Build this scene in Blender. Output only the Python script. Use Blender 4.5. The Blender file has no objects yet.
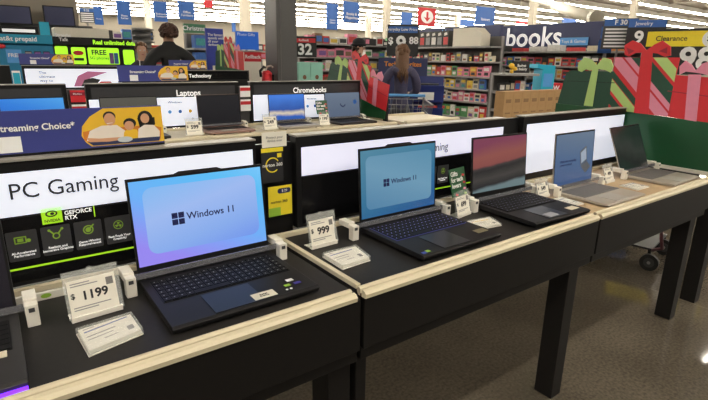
import bpy, bmesh, math, random
from mathutils import Vector, Matrix, Euler
random.seed(7)
SC = bpy.context.scene
COL = SC.collection
R = math.radians
PI = math.pi

# ---------------------------------------------------------------- camera
CAM = Vector((0, 0, 1.445))
YAW, PITCH, ROLL, FPX = R(36.583), R(15.913), R(0.947), 488.67
cam_d = bpy.data.cameras.new('camera')
cam_d.sensor_width = 36; cam_d.lens = FPX / 708 * 36; cam_d.clip_start = 0.05; cam_d.clip_end = 400
cam = bpy.data.objects.new('camera', cam_d); COL.objects.link(cam)
FW = Vector((math.sin(YAW) * math.cos(PITCH), math.cos(YAW) * math.cos(PITCH), -math.sin(PITCH)))
RT0 = Vector((math.cos(YAW), -math.sin(YAW), 0)); UP0 = RT0.cross(FW)
RT = math.cos(ROLL) * RT0 + math.sin(ROLL) * UP0
UP = -math.sin(ROLL) * RT0 + math.cos(ROLL) * UP0
M = Matrix((RT, UP, -FW)).transposed().to_4x4(); M.translation = CAM
cam.matrix_world = M
SC.camera = cam

def atY(x, y, Y):
    r = (x - 354) / FPX * RT - (y - 200) / FPX * UP + FW
    return CAM + r * (Y / r.y)
def atX(x, y, X):
    r = (x - 354) / FPX * RT - (y - 200) / FPX * UP + FW
    return CAM + r * (X / r.x)

# ---------------------------------------------------------------- world, exposure
w = bpy.data.worlds.new('world'); SC.world = w; w.use_nodes = True
w.node_tree.nodes['Background'].inputs[0].default_value = (1, .93, .82, 1)
w.node_tree.nodes['Background'].inputs[1].default_value = .12
SC.view_settings.view_transform = 'Standard'; SC.view_settings.look = 'None'
SC.view_settings.exposure = 0.0; SC.view_settings.gamma = 1; SC.view_settings.use_curve_mapping = False
LAMP = 37.0          # emission of the ceiling tubes
CEIL = 6.6

# ---------------------------------------------------------------- materials
MATS = {}
def mat(name, col=(.5, .5, .5), rough=.5, metal=0, emis=None, es=0, noise=None, trans=0, alpha=1, bump=0, coat=0, spec=None):
    if name in MATS: return MATS[name]
    m = bpy.data.materials.new(name); m.use_nodes = True
    nt = m.node_tree; b = nt.nodes['Principled BSDF']
    b.inputs['Base Color'].default_value = (*col, 1); b.inputs['Roughness'].default_value = rough
    b.inputs['Metallic'].default_value = metal
    if spec is not None: b.inputs['Specular IOR Level'].default_value = spec
    if coat: b.inputs['Coat Weight'].default_value = coat; b.inputs['Coat Roughness'].default_value = .08
    if emis is not None:
        b.inputs['Emission Color'].default_value = (*emis, 1); b.inputs['Emission Strength'].default_value = es
    if trans: b.inputs['Transmission Weight'].default_value = trans; b.inputs['IOR'].default_value = 1.35
    if alpha < 1: b.inputs['Alpha'].default_value = alpha
    sc, amt = noise if noise else (35, .06)
    tc = nt.nodes.new('ShaderNodeTexCoord'); nz = nt.nodes.new('ShaderNodeTexNoise')
    nz.inputs['Scale'].default_value = sc; nz.inputs['Detail'].default_value = 4
    nt.links.new(tc.outputs['Object'], nz.inputs['Vector'])
    mr = nt.nodes.new('ShaderNodeMapRange')
    mr.inputs['To Min'].default_value = 1 - amt; mr.inputs['To Max'].default_value = 1 + amt
    nt.links.new(nz.outputs['Fac'], mr.inputs['Value'])
    mx = nt.nodes.new('ShaderNodeMix'); mx.data_type = 'RGBA'; mx.blend_type = 'MULTIPLY'
    mx.inputs['Factor'].default_value = 1; mx.inputs['A'].default_value = (*col, 1)
    nt.links.new(mr.outputs['Result'], mx.inputs['B']); nt.links.new(mx.outputs['Result'], b.inputs['Base Color'])
    if bump:
        bp = nt.nodes.new('ShaderNodeBump'); bp.inputs['Strength'].default_value = bump
        bp.inputs['Distance'].default_value = .002
        nt.links.new(nz.outputs['Fac'], bp.inputs['Height']); nt.links.new(bp.outputs['Normal'], b.inputs['Normal'])
    MATS[name] = m; return m

def screen_mat(name, stops, dirv, es=1.0, rough=.25, wave=None):
    """a lit display: colour runs along dirv (object space), stops = [(t, rgb)]"""
    if name in MATS: return MATS[name]
    m = bpy.data.materials.new(name); m.use_nodes = True
    nt = m.node_tree; b = nt.nodes['Principled BSDF']
    b.inputs['Base Color'].default_value = (.01, .01, .012, 1); b.inputs['Roughness'].default_value = rough
    tc = nt.nodes.new('ShaderNodeTexCoord')
    dot = nt.nodes.new('ShaderNodeVectorMath'); dot.operation = 'DOT_PRODUCT'
    dot.inputs[1].default_value = dirv
    nt.links.new(tc.outputs['Object'], dot.inputs[0])
    val = dot.outputs['Value']
    if wave:
        nz = nt.nodes.new('ShaderNodeTexNoise'); nz.inputs['Scale'].default_value = wave[0]; nz.inputs['Detail'].default_value = 2
        nt.links.new(tc.outputs['Object'], nz.inputs['Vector'])
        ma = nt.nodes.new('ShaderNodeMath'); ma.operation = 'MULTIPLY_ADD'; ma.inputs[1].default_value = wave[1]
        nt.links.new(nz.outputs['Fac'], ma.inputs[0]); nt.links.new(val, ma.inputs[2]); val = ma.outputs[0]
    cr = nt.nodes.new('ShaderNodeValToRGB'); el = cr.color_ramp.elements
    el[0].position = stops[0][0]; el[0].color = (*stops[0][1], 1)
    el[1].position = stops[-1][0]; el[1].color = (*stops[-1][1], 1)
    for t, c in stops[1:-1]:
        e = el.new(t); e.color = (*c, 1)
    nt.links.new(val, cr.inputs['Fac']); nt.links.new(cr.outputs['Color'], b.inputs['Emission Color'])
    b.inputs['Emission Strength'].default_value = es
    MATS[name] = m; return m

BLACKLAM = mat('black_laminate', (.008, .007, .0065), .5, noise=(60, .15), bump=.05, spec=.2)
DECKTOP = mat('deck_dark_laminate', (.021, .019, .018), .5, noise=(80, .2), spec=.25)
TAN = mat('tan_laminate', (.50, .36, .21), .5, noise=(30, .08))
CREAM = mat('cream_vinyl', (.66, .58, .41), .45, noise=(20, .02))
CREAMD = mat('groove_line', (.05, .035, .025), .7)
BLK = mat('black_plastic', (.008, .008, .009), .4, spec=.3)
BLKG = mat('black_gloss', (.006, .006, .007), .2, spec=.3)
DKG = mat('dark_grey_metal', (.05, .05, .052), .45)
WHP = mat('white_plastic', (.78, .74, .66), .35)
GREYLIP = mat('grey_lip', (.30, .28, .25), .5)
BACKLIT = mat('backlit_panel', (.7, .72, .8), .3, emis=(.78, .84, 1.0), es=.52)
BACKLIT2 = mat('backlit_panel_lilac', (.7, .7, .8), .3, emis=(.74, .76, 1.0), es=.52)
ACRYL = mat('acrylic', (.85, .87, .84), .06, alpha=.22, spec=.8)
ACRYLD = mat('acrylic_smoky', (.20, .20, .22), .15, alpha=.6, spec=.8)
PAPER = mat('paper', (.82, .78, .68), .6)
INK = mat('ink', (.015, .015, .018), .6)
INKG = mat('ink_grey', (.30, .29, .29), .6)
WHT = mat('white_print', (.85, .85, .85), .5)
WHTE = mat('white_lit_print', (.9, .9, .9), .5, emis=(1, 1, 1), es=.35)
LIME = mat('lime_print', (.40, .75, .02), .5, emis=(.42, .85, .02), es=.35)
LIMED = mat('lime_dim', (.30, .52, .05), .5)
TILE = mat('tile_print', (.045, .045, .05), .4)
NAVY = mat('navy', (.02, .028, .10), .5)
PURP = mat('indigo_print', (.045, .055, .24), .35)
YEL = mat('yellow_print', (.80, .48, .03), .45)
YELB = mat('yellow_bright', (.85, .68, .03), .5)
RED = mat('red_print', (.60, .02, .03), .5)
GRN = mat('green_print', (.008, .075, .026), .35)
DGRN = mat('dark_green_print', (.01, .06, .035), .45)
LGRN = mat('light_green_print', (.42, .60, .20), .5)
PINK = mat('pink_print', (.72, .25, .36), .5)
MARO = mat('dark_red_print', (.28, .01, .03), .5)
BLUE = mat('blue_sign', (.03, .12, .42), .45)
BLUEL = mat('light_blue', (.10, .35, .75), .45)
TEAL = mat('teal', (.01, .20, .38), .45)
CYAN = mat('cyan', (.02, .42, .62), .45)
SHELF = mat('shelf_grey', (.30, .29, .28), .5)
SHELFD = mat('shelf_back', (.13, .125, .12), .6)
KRAFT = mat('kraft_board', (.42, .25, .11), .75, noise=(25, .12))
KRAFTD = mat('kraft_dark', (.05, .03, .02), .8)
MINT = mat('mint', (.30, .62, .50), .6)
SKIN = mat('skin', (.52, .30, .21), .55)
SKIND = mat('skin_tan', (.36, .19, .12), .55)
HAIRB = mat('brown_hair', (.055, .022, .013), .6, noise=(90, .35), bump=.4)
HAIRL = mat('light_brown_hair', (.13, .062, .028), .6, noise=(90, .35), bump=.4)
HAIRK = mat('black_hair', (.010, .008, .008), .5)

# ---------------------------------------------------------------- mesh builder
class MB:
    def __init__(s): s.v = []; s.f = []; s.m = []; s.mats = []
    def mi(s, m):
        if m not in s.mats: s.mats.append(m)
        return s.mats.index(m)
    def add(s, vs, fs, m, T=None):
        o = len(s.v); k = s.mi(m)
        s.v += [tuple(T @ Vector(v)) if T else tuple(v) for v in vs]
        for f in fs: s.f.append(tuple(i + o for i in f)); s.m.append(k)
        return s
    def box(s, c0, c1, m, T=None):
        x0, y0, z0 = c0; x1, y1, z1 = c1
        if x0 > x1: x0, x1 = x1, x0
        if y0 > y1: y0, y1 = y1, y0
        if z0 > z1: z0, z1 = z1, z0
        vs = [(x0,y0,z0),(x1,y0,z0),(x1,y1,z0),(x0,y1,z0),(x0,y0,z1),(x1,y0,z1),(x1,y1,z1),(x0,y1,z1)]
        return s.add(vs, [(0,3,2,1),(4,5,6,7),(0,1,5,4),(1,2,6,5),(2,3,7,6),(3,0,4,7)], m, T)
    def prism(s, poly, a, b, m, axis='y', T=None):
        """poly in the plane across axis, extruded a..b.  y: (x,z)  x: (y,z)  z: (x,y)"""
        ar = sum(poly[i][0] * poly[(i + 1) % len(poly)][1] - poly[(i + 1) % len(poly)][0] * poly[i][1] for i in range(len(poly)))
        if ar < 0: poly = poly[::-1]
        def P(p, t): return {'y': (p[0], t, p[1]), 'x': (t, p[0], p[1]), 'z': (p[0], p[1], t)}[axis]
        n = len(poly); a, b = min(a, b), max(a, b)
        vs = [P(p, a) for p in poly] + [P(p, b) for p in poly]
        fs = [tuple(range(n)), tuple(reversed(range(n, 2 * n)))] + [(i, i + n, (i + 1) % n + n, (i + 1) % n) for i in range(n)]
        if axis != 'y': fs = [tuple(reversed(f)) for f in fs]
        return s.add(vs, fs, m, T)
    def tube(s, pts, r, m, n=8, T=None, closed=False):
        pts = [Vector(p) for p in pts]; rr = r if isinstance(r, (list, tuple)) else [r] * len(pts)
        vs = []; fs = []; N = len(pts); nrm = None
        for i, p in enumerate(pts):
            if closed: d = pts[(i + 1) % N] - pts[i - 1]
            else: d = pts[min(i + 1, N - 1)] - pts[max(i - 1, 0)]
            if d.length < 1e-9: d = Vector((0, 0, 1))
            d.normalize()
            if nrm is None:
                nrm = d.cross(Vector((0, 0, 1)))
                if nrm.length < .01: nrm = d.cross(Vector((1, 0, 0)))
            nrm = (nrm - d * nrm.dot(d)).normalized(); bn = d.cross(nrm)
            for k in range(n):
                a = 2 * PI * k / n; vs.append(p + (nrm * math.cos(a) + bn * math.sin(a)) * rr[i])
        for i in range(N if closed else N - 1):
            j = (i + 1) % N
            for k in range(n): fs.append((i*n+k, i*n+(k+1) % n, j*n+(k+1) % n, j*n+k))
        if not closed: fs += [tuple(reversed(range(n))), tuple(range((N-1)*n, N*n))]
        return s.add(vs, fs, m, T)
    def cyl(s, c, r, h, m, n=20, axis='z', T=None):
        c = Vector(c); d = {'x': Vector((1,0,0)), 'y': Vector((0,1,0)), 'z': Vector((0,0,1))}[axis]
        return s.tube([c, c + d * h], r, m, n, T)
    def ball(s, c, r, m, n=14, k=9, T=None):
        rx, ry, rz = r if isinstance(r, (tuple, list)) else (r, r, r)
        vs = [(c[0], c[1], c[2] - rz)]
        for i in range(1, k):
            t = PI * i / k
            for j in range(n):
                a = 2 * PI * j / n
                vs.append((c[0] + rx * math.sin(t) * math.cos(a), c[1] + ry * math.sin(t) * math.sin(a), c[2] - rz * math.cos(t)))
        vs.append((c[0], c[1], c[2] + rz)); fs = []
        for j in range(n): fs.append((0, 1 + (j + 1) % n, 1 + j))
        for i in range(k - 2):
            for j in range(n): fs.append((1+i*n+j, 1+i*n+(j+1) % n, 1+(i+1)*n+(j+1) % n, 1+(i+1)*n+j))
        L = len(vs) - 1
        for j in range(n): fs.append((1+(k-2)*n+j, 1+(k-2)*n+(j+1) % n, L))
        return s.add(vs, fs, m, T)
    def quad(s, poly, y, m, T=None):
        """flat polygon facing -Y at depth y, poly (x,z)"""
        ar = sum(poly[i][0] * poly[(i + 1) % len(poly)][1] - poly[(i + 1) % len(poly)][0] * poly[i][1] for i in range(len(poly)))
        if ar < 0: poly = poly[::-1]
        return s.add([(p[0], y, p[1]) for p in poly], [tuple(range(len(poly)))], m, T)
    def rect(s, x0, z0, x1, z1, y, m, T=None):
        return s.quad([(x0, z0), (x1, z0), (x1, z1), (x0, z1)], y, m, T)
    def build(s, name, parent=None, loc=(0, 0, 0), rot=(0, 0, 0), bevel=0, smooth=False, seg=2):
        me = bpy.data.meshes.new(name); me.from_pydata(s.v, [], s.f)
        for m in s.mats: me.materials.append(m)
        me.polygons.foreach_set('material_index', s.m)
        if smooth: me.polygons.foreach_set('use_smooth', [True] * len(me.polygons))
        me.update()
        o = bpy.data.objects.new(name, me); COL.objects.link(o)
        o.location = loc; o.rotation_euler = rot
        if parent: o.parent = parent
        if bevel:
            b = o.modifiers.new('bevel', 'BEVEL'); b.width = bevel; b.segments = seg; b.limit_method = 'ANGLE'
        return o

def tag(o, label, cat, group=None, kind=None):
    if label: o['label'] = label
    if cat: o['category'] = cat
    if group: o['group'] = group
    if kind: o['kind'] = kind
    return o
def thing(name, label, cat, loc=(0, 0, 0), rz=0, group=None, kind=None):
    o = bpy.data.objects.new(name, None); COL.objects.link(o); o.location = loc; o.rotation_euler = (0, 0, rz)
    o.empty_display_size = .05
    return tag(o, label, cat, group, kind)
def struct(o): o['kind'] = 'structure'; return o
def copy_tree(o, parent=None):
    c = o.copy(); COL.objects.link(c)
    if parent: c.parent = parent
    for ch in list(o.children): copy_tree(ch, c)
    return c
def circ(cx, cz, r, n=20, rz=None, a0=0, a1=2*PI):
    rz = rz or r
    return [(cx + r * math.cos(a0 + (a1 - a0) * i / n), cz + rz * math.sin(a0 + (a1 - a0) * i / n)) for i in range(n)]
def rrect(x0, z0, x1, z1, r, n=5):
    P = []
    for cx, cz, a in ((x1-r, z1-r, 0), (x0+r, z1-r, PI/2), (x0+r, z0+r, PI), (x1-r, z0+r, 1.5*PI)):
        P += [(cx + r*math.cos(a + PI/2*i/n), cz + r*math.sin(a + PI/2*i/n)) for i in range(n + 1)]
    return P

DG = None
def text(body, size, m, parent, loc, rot=(PI/2, 0, 0), align='CENTER', bold=0, sx=1, name='lettering', ext=.0004, lead=.9, shear=0):
    cu = bpy.data.curves.new('t', 'FONT'); cu.body = body; cu.size = size; cu.align_x = align; cu.align_y = 'CENTER'
    cu.offset = bold * size; cu.extrude = ext; cu.space_line = lead; cu.resolution_u = 3; cu.shear = shear
    to = bpy.data.objects.new('t', cu); COL.objects.link(to)
    bpy.context.view_layer.update()
    me = bpy.data.meshes.new_from_object(to.evaluated_get(bpy.context.evaluated_depsgraph_get()))
    bpy.data.objects.remove(to); bpy.data.curves.remove(cu)
    me.name = name; me.materials.clear(); me.materials.append(m)
    if sx != 1:
        for v in me.vertices: v.co.x *= sx
    o = bpy.data.objects.new(name, me); COL.objects.link(o); o.location = loc; o.rotation_euler = rot
    if parent: o.parent = parent
    return o

# ================================================================ STRUCTURE
def floor_mat():
    m = bpy.data.materials.new('polished_concrete'); m.use_nodes = True
    nt = m.node_tree; b = nt.nodes['Principled BSDF']
    tc = nt.nodes.new('ShaderNodeTexCoord')
    n1 = nt.nodes.new('ShaderNodeTexNoise'); n1.inputs['Scale'].default_value = 1.6; n1.inputs['Detail'].default_value = 6
    n2 = nt.nodes.new('ShaderNodeTexNoise'); n2.inputs['Scale'].default_value = 70; n2.inputs['Detail'].default_value = 3
    for n in (n1, n2): nt.links.new(tc.outputs['Object'], n.inputs['Vector'])
    c1 = nt.nodes.new('ShaderNodeValToRGB')
    c1.color_ramp.elements[0].color = (.070, .058, .043, 1); c1.color_ramp.elements[0].position = .3
    c1.color_ramp.elements[1].color = (.118, .100, .076, 1); c1.color_ramp.elements[1].position = .7
    nt.links.new(n1.outputs['Fac'], c1.inputs['Fac'])
    mr = nt.nodes.new('ShaderNodeMapRange'); mr.inputs['From Min'].default_value = .3; mr.inputs['From Max'].default_value = .7
    mr.inputs['To Min'].default_value = .70; mr.inputs['To Max'].default_value = 1.3
    nt.links.new(n2.outputs['Fac'], mr.inputs['Value'])
    mx = nt.nodes.new('ShaderNodeMix'); mx.data_type = 'RGBA'; mx.blend_type = 'MULTIPLY'; mx.inputs['Factor'].default_value = 1
    nt.links.new(c1.outputs['Color'], mx.inputs['A']); nt.links.new(mr.outputs['Result'], mx.inputs['B'])
    # saw-cut joints
    sp = nt.nodes.new('ShaderNodeSeparateXYZ'); nt.links.new(tc.outputs['Object'], sp.inputs[0])
    prev = None
    for ax, off in (('X', .2), ('Y', -.28)):
        ad = nt.nodes.new('ShaderNodeMath'); ad.operation = 'ADD'; ad.inputs[1].default_value = off + 100 * 3.6
        nt.links.new(sp.outputs[ax], ad.inputs[0])
        md = nt.nodes.new('ShaderNodeMath'); md.operation = 'MODULO'; md.inputs[1].default_value = 3.6; nt.links.new(ad.outputs[0], md.inputs[0])
        lt = nt.nodes.new('ShaderNodeMath'); lt.operation = 'LESS_THAN'; lt.inputs[1].default_value = .006; nt.links.new(md.outputs[0], lt.inputs[0])
        if prev:
            mm = nt.nodes.new('ShaderNodeMath'); mm.operation = 'MAXIMUM'; nt.links.new(prev.outputs[0], mm.inputs[0]); nt.links.new(lt.outputs[0], mm.inputs[1]); prev = mm
        else: prev = lt
    m2 = nt.nodes.new('ShaderNodeMix'); m2.data_type = 'RGBA'; m2.inputs['B'].default_value = (.17, .15, .11, 1)
    nt.links.new(prev.outputs[0], m2.inputs['Factor']); nt.links.new(mx.outputs['Result'], m2.inputs['A'])
    nt.links.new(m2.outputs['Result'], b.inputs['Base Color'])
    b.inputs['Roughness'].default_value = .06; b.inputs['IOR'].default_value = 1.5
    b.inputs['Specular IOR Level'].default_value = .42
    return m
struct(MB().box((-26, -12, -.2), (96, 78, 0), floor_mat()).build('floor'))
CEILM = mat('ceiling_deck', (.34, .30, .24), .8, noise=(.5, .12))
struct(MB().box((-26, -12, CEIL + .5), (96, 78, CEIL + .7), CEILM).build('ceiling'))
WALLM = mat('cream_wall', (.37, .33, .265), .8, noise=(.4, .08))
struct(MB().box((-26, 76, 0), (96, 76.2, CEIL + .5), WALLM).build('wall_back'))
struct(MB().box((96, -12, 0), (96.2, 76.2, CEIL + .5), WALLM).build('wall_right'))
struct(MB().box((-26.2, -12, 0), (-26, 76.2, CEIL + .5), WALLM).build('wall_left'))
# roof joists running in depth
jm = mat('joist_paint', (.40, .36, .30), .7)
for k, x in enumerate(range(-20, 92, 8)):
    mb = MB(); mb.box((x, -10, CEIL + .34), (x + .18, 75.8, CEIL + .5), jm)
    struct(mb.build('trim_%d' % (k + 1)))

# ceiling lamps: long continuous runs
TUBE = mat('lit_tube', (1, 1, 1), .5, emis=(1, .93, .80), es=LAMP)
HOUS = mat('lamp_housing', (.6, .57, .5), .5)
names_row = ['first', 'second', 'third', 'fourth', 'fifth', 'sixth', 'seventh', 'eighth', 'ninth', 'tenth', 'eleventh', 'twelfth',
             'thirteenth', 'fourteenth', 'fifteenth', 'sixteenth', 'seventeenth', 'eighteenth', 'nineteenth', 'twentieth', 'twenty-first', 'twenty-second', 'twenty-third']
def light_run(x0):
    t = thing('ceiling_light', '', 'ceiling light', (0, 0, CEIL))
    MB().box((x0, -.14, 0), (94, .14, .16), HOUS).build('housing', t)
    MB().prism([(-.13, 0), (.13, 0), (.08, -.10), (-.08, -.10)], x0, 94, TUBE, 'x').build('tube', t)
    MB().box((x0, -.02, .16), (94, .02, .45), HOUS).build('mounting_rail', t)
    return t
t0 = light_run(-24)
for k in range(18):
    o = t0 if k == 0 else light_run(13.2 if k == 2 else 32) if k in (2, 3) else copy_tree(t0)
    o.location = (0, -6.5 + 5.1 * k, CEIL) if k < 3 else (0, -6.5 + 5.1 * 3 + 4.35 * (k - 3), CEIL)
    tag(o, 'long white ceiling light, %s run back from the display tables' % names_row[k], 'ceiling light', 'long runs of tube lights under the roof')

# ================================================================ DISPLAY TABLES, FIRST ROW
TZ, YF, YB = .855, .93, 1.455
def display_table(x0, x1, label, deckm, z=TZ, yf=YF, yb=YB, legs=('r',), trim_gap=.012, side=True, group='front row of display tables'):
    t = thing('display_table', label, 'table', (x0, yf, 0), 0, group)
    W = x1 - x0; D = yb - yf + .05
    MB().box((.004, .0305, z - .035), (W - .004, D, z - .010), deckm).build('tabletop', t, bevel=.001)
    MB().box((.003, 0, z - .175), (W - .003, .0195, z - .0205), BLACKLAM).build('apron', t, bevel=.002)
    MB().box((.003, .012, z - .215), (W - .003, .032, z - .177), BLACKLAM).build('lower_rail', t, bevel=.002)
    mb = MB()   # stepped vinyl edging with a groove
    a, b = .003, W - trim_gap
    mb.prism([(-.004, z-.020), (-.006, z-.008), (.001, z-.001), (.011, z+.001), (.014, z-.003), (.014, z-.020)], a, b, CREAM, 'x')
    mb.box((a, .0142, z-.020), (b, .0198, z-.013), CREAMD)
    mb.prism([(.020, z-.020), (.020, z-.001), (.024, z+.003), (.032, z+.003), (.035, z-.002), (.035, z-.0095), (.030, z-.020)], a, b, CREAM, 'x')
    mb.build('edge_trim', t)
    MB().box((.003, D - .075, z - .010), (W - .003, D - .055, z + .006), CREAM).build('back_rail', t, bevel=.002)
    if side:
        MB().box((.004, .0405, z - .010), (.020, D - .076, z + .004), CREAM).build('side_trim', t, bevel=.002)
    MB().box((.02, D - .06, z - .20), (W - .02, D - .04, z - .036), BLACKLAM).build('rear_rail', t)
    for l in legs:
        lx = W - .085 - (.03 if l == 'r2' else 0) if l[0] == 'r' else (.03 if l == 'l' else .004)
        lw = .038 if l == 'n' else .075
        MB().box((lx, .034, 0), (lx + lw, .034 + .085, z - .036), BLACKLAM).build('leg', t, bevel=.003)
        if l == 'n': continue
        MB().box((lx + .01, D - .12, z - .20), (lx + .065, D - .061, z - .036), BLACKLAM).build('bracket', t)
    return t
display_table(-.488, .722, 'black display table nearest the camera, holding the $1199 laptop', DECKTOP, trim_gap=.018)
display_table(.728, 1.945, 'black display table with dark top holding the $999 laptop', DECKTOP, legs=('r2', 'n'))
display_table(1.951, 3.165, 'black display table with tan top at the green cutout board', TAN, legs=('r2',), side=False)
t4 = display_table(3.38, 4.3, 'black display table past the green cutout board, only its leg in view', DECKTOP, legs=('l',), side=False)

def header(x0, x1, label, z0=.86, z1=1.195, y=YB, body=None, group='lit header boards behind the laptops'):
    """dark board with a light grey lip on top, origin at its foot"""
    t = thing('header_board', label, 'sign', (x0, y, z0 + .001), 0, group)
    W = x1 - x0; H = z1 - z0
    MB().box((0, .004, 0), (W, .045, H - .006), BLK).build('board', t, bevel=.002)
    MB().box((0, 0, H - .006), (W, .055, H), GREYLIP).build('top_lip', t, bevel=.001)
    return t, W, H
# --- PC Gaming header
h1, W, H = header(-.47, .68, "header board lettered PC Gaming behind the nearest laptop")
lp = MB().rect(.015, .190, W - .012, .302, .0022, BACKLIT).box((.015, .0024, .190), (W - .012, .0045, .302), BLK).build('light_panel', h1)
text('PC Gaming', .058, INK, lp, (.603, .0015, .252), sx=.96)
gp = MB().rect(.015, .012, W - .012, .185, .0028, BLKG).box((.015, .003, .012), (W - .012, .0045, .185), BLK).build('graphic_panel', h1)
def gaming_graphic(gp, ox, full=True):
    # green logo block with an eye swirl, wordmark, four icon tiles, green line
    mb = MB(); y = .0022
    mb.rect(ox - .068, .160 - .003, ox - .021, .200 - .001, y, LIME)
    mb.quad(circ(ox - .045, .184, .014, 16, .009), y - .0003, INK)
    mb.quad(circ(ox - .045, .184, .010, 14, .0055), y - .0005, LIME)
    mb.quad(circ(ox - .043, .184, .005, 12, .0038), y - .0007, INK)
    mb.rect(ox + .054, .158, ox + .057, .190, y, LIME)
    mb.build('logo', gp)
    text('NVIDIA', .011, INK, gp, (ox - .045, y - .0006, .165), bold=.01)
    text('GEFORCE\nRTX', .0152, WHTE, gp, (ox - .016, y - .0006, .173), align='LEFT', bold=.02)
    mb = MB(); mb.rect(ox - .30, .045, ox + .30, .0505, y, LIME); mb.build('green_line', gp)
    caps = ['AI-Accelerated\nPerformance', 'Realistic and\nImmersive Graphics', 'Game-Winning\nResponsiveness', 'Fast-Track Your\nCreativity']
    for i in range(4):
        cx = ox - .1 + .0765 * i - .018
        mb = MB(); mb.quad(rrect(cx - .034, .070, cx + .034, .150, .004), y, TILE); tl = mb.build('icon_tile', gp)
        mb = MB(); yy = y - .0004; c = (cx, .124)
        if i == 0:
            mb.rect(cx-.017, .116, cx+.010, .119, yy, LIMED); mb.rect(cx-.017, .132, cx+.010, .135, yy, LIMED)
            mb.rect(cx-.017, .116, cx-.014, .135, yy, LIMED); mb.rect(cx+.007, .116, cx+.010, .135, yy, LIMED)
            mb.rect(cx-.010, .121, cx+.003, .130, yy-.0002, LIMED); mb.quad(circ(cx+.014, .122, .005), yy-.0002, LIMED)
        elif i == 1:
            for k in range(16):
                a, b2 = 2*PI*k/16, 2*PI*(k+1)/16
                mb.quad([(cx+.009*math.cos(a), .122+.009*math.sin(a)), (cx+.009*math.cos(b2), .122+.009*math.sin(b2)), (cx+.006*math.cos(b2), .122+.006*math.sin(b2)), (cx+.006*math.cos(a), .122+.006*math.sin(a))], yy, LIMED)
            mb.quad([(cx-.016, .138), (cx-.013, .140), (cx-.004, .129), (cx-.007, .127)], yy, LIMED)
            mb.quad([(cx+.016, .140), (cx+.013, .141), (cx+.004, .129), (cx+.007, .127)], yy, LIMED)
            mb.quad(circ(cx-.015, .139, .0035), yy-.0002, LIMED); mb.quad(circ(cx+.015, .140, .0035), yy-.0002, LIMED)
        elif i == 2:
            mb.quad(circ(cx, .124, .013), yy, LIMED); mb.quad(circ(cx, .124, .010), yy-.0002, TILE)
            mb.quad(circ(cx, .124, .007), yy-.0003, LIMED); mb.quad([(cx-.002, .124), (cx, .121), (cx+.016, .137), (cx+.013, .139)], yy-.0004, LIMED)
        else:
            mb.quad(circ(cx, .124, .013), yy, LIMED); mb.quad(circ(cx, .124, .0108), yy-.0002, TILE)
            for k in range(3):
                a = PI/2 + 2*PI*k/3
                mb.quad([(cx+.002*math.cos(a-1), .124+.002*math.sin(a-1)), (cx+.009*math.cos(a-.5), .124+.009*math.sin(a-.5)), (cx+.009*math.cos(a+.4), .124+.009*math.sin(a+.4)), (cx+.002*math.cos(a+1), .124+.002*math.sin(a+1))], yy-.0003, LIMED)
        mb.build('icon', gp)
        text(caps[i], .0088, WHTE, gp, (cx, y - .0005, .087), bold=.02)
gaming_graphic(gp, .47 + .135)
# --- second header
h2, W, H = header(.83, 1.975, "header board behind the $999 laptop, its lettering mostly hidden by the lid")
lp = MB().rect(.02, .190, W - .012, .292, .0022, BACKLIT2).box((.02, .0024, .190), (W - .012, .0045, .292), BLK).build('light_panel', h2)
text('PC Gaming', .050, INK, lp, (.648, .0015, .232), sx=.96)
gp = MB().rect(.02, .012, W - .012, .185, .0028, BLKG).box((.02, .003, .012), (W - .012, .0045, .185), BLK).build('graphic_panel', h2)
gaming_graphic(gp, .625)
# --- third header, white down to the table
h3, W, H = header(2.12, 3.16, 'wide white lit header board behind the two silver laptops')
MB().rect(.03, .035, W - .012, .292, .0022, BACKLIT).box((.03, .0024, .035), (W - .012, .0045, .292), BLK).build('light_panel', h3)
# black fillers between the boards, with card hooks
for x0, x1, lb in ((.682, .828, 'black filler panel between the two gaming header boards, cards hanging on it'), (1.977, 2.118, 'black filler panel left of the white header board')):
    t = thing('filler_panel', lb, 'panel', (x0, YB + .01, TZ - .009))
    MB().box((0, .02, 0), (x1 - x0, .04, .325 if x0 < 1 else .34), BLK).build('panel', t, bevel=.001)
    if x0 < 1:
        for zz in (.31, .20):
            MB().tube([(.085, .02, zz), (.085, .001, zz), (.085, -.002, zz + .005)], .0015, DKG, 6).build('hook', t)

# hanging cards in the gap
c = thing('notice_card', 'small cream notice card hanging above the yellow and black cards', 'card', (.745, YB - .004, 1.165), 0)
MB().box((-.045, 0, 0), (.045, .002, .05), PAPER).build('card', c); text('Protect your\ndevice now', .012, INKG, c, (0, -.001, .027))
c = thing('boxed_card', 'black and yellow software card hanging in the gap between header boards', 'card', (.735, YB - .004, 1.045), 0)
mb = MB(); mb.box((-.04, 0, 0), (.04, .002, .118), INK); mb.rect(-.04, .104, .04, .118, -.0005, YELB); mb.build('card', c)
mb = MB()
for k in range(18):
    a, b2 = .5 + 5.0*k/18, .5 + 5.0*(k+1)/18
    mb.quad([(.026*math.cos(a), .06+.026*math.sin(a)), (.026*math.cos(b2), .06+.026*math.sin(b2)), (.022*math.cos(b2), .06+.022*math.sin(b2)), (.022*math.cos(a), .06+.022*math.sin(a))], -.0006, YELB)
mb.rect(.018, .084, .034, .098, -.0006, YELB); mb.build('logo', c)
text('norton 360', .016, WHT, c, (0, -.001, .06), bold=.01)
c = thing('boxed_card', 'yellow software card hanging below the black and yellow one', 'card', (.760, YB - .006, .925), 0)
mb = MB(); mb.box((-.045, 0, 0), (.045, .002, .105), YELB); mb.quad(rrect(-.01, .078, .04, .096, .008), -.0005, NAVY)
mb.rect(-.045, .0, .0, .03, -.0005, LIMED); mb.build('card', c)
text('norton 360', .014, INK, c, (-.005, -.001, .05)); text('$ 29', .012, WHT, c, (.016, -.001, .087))

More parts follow.
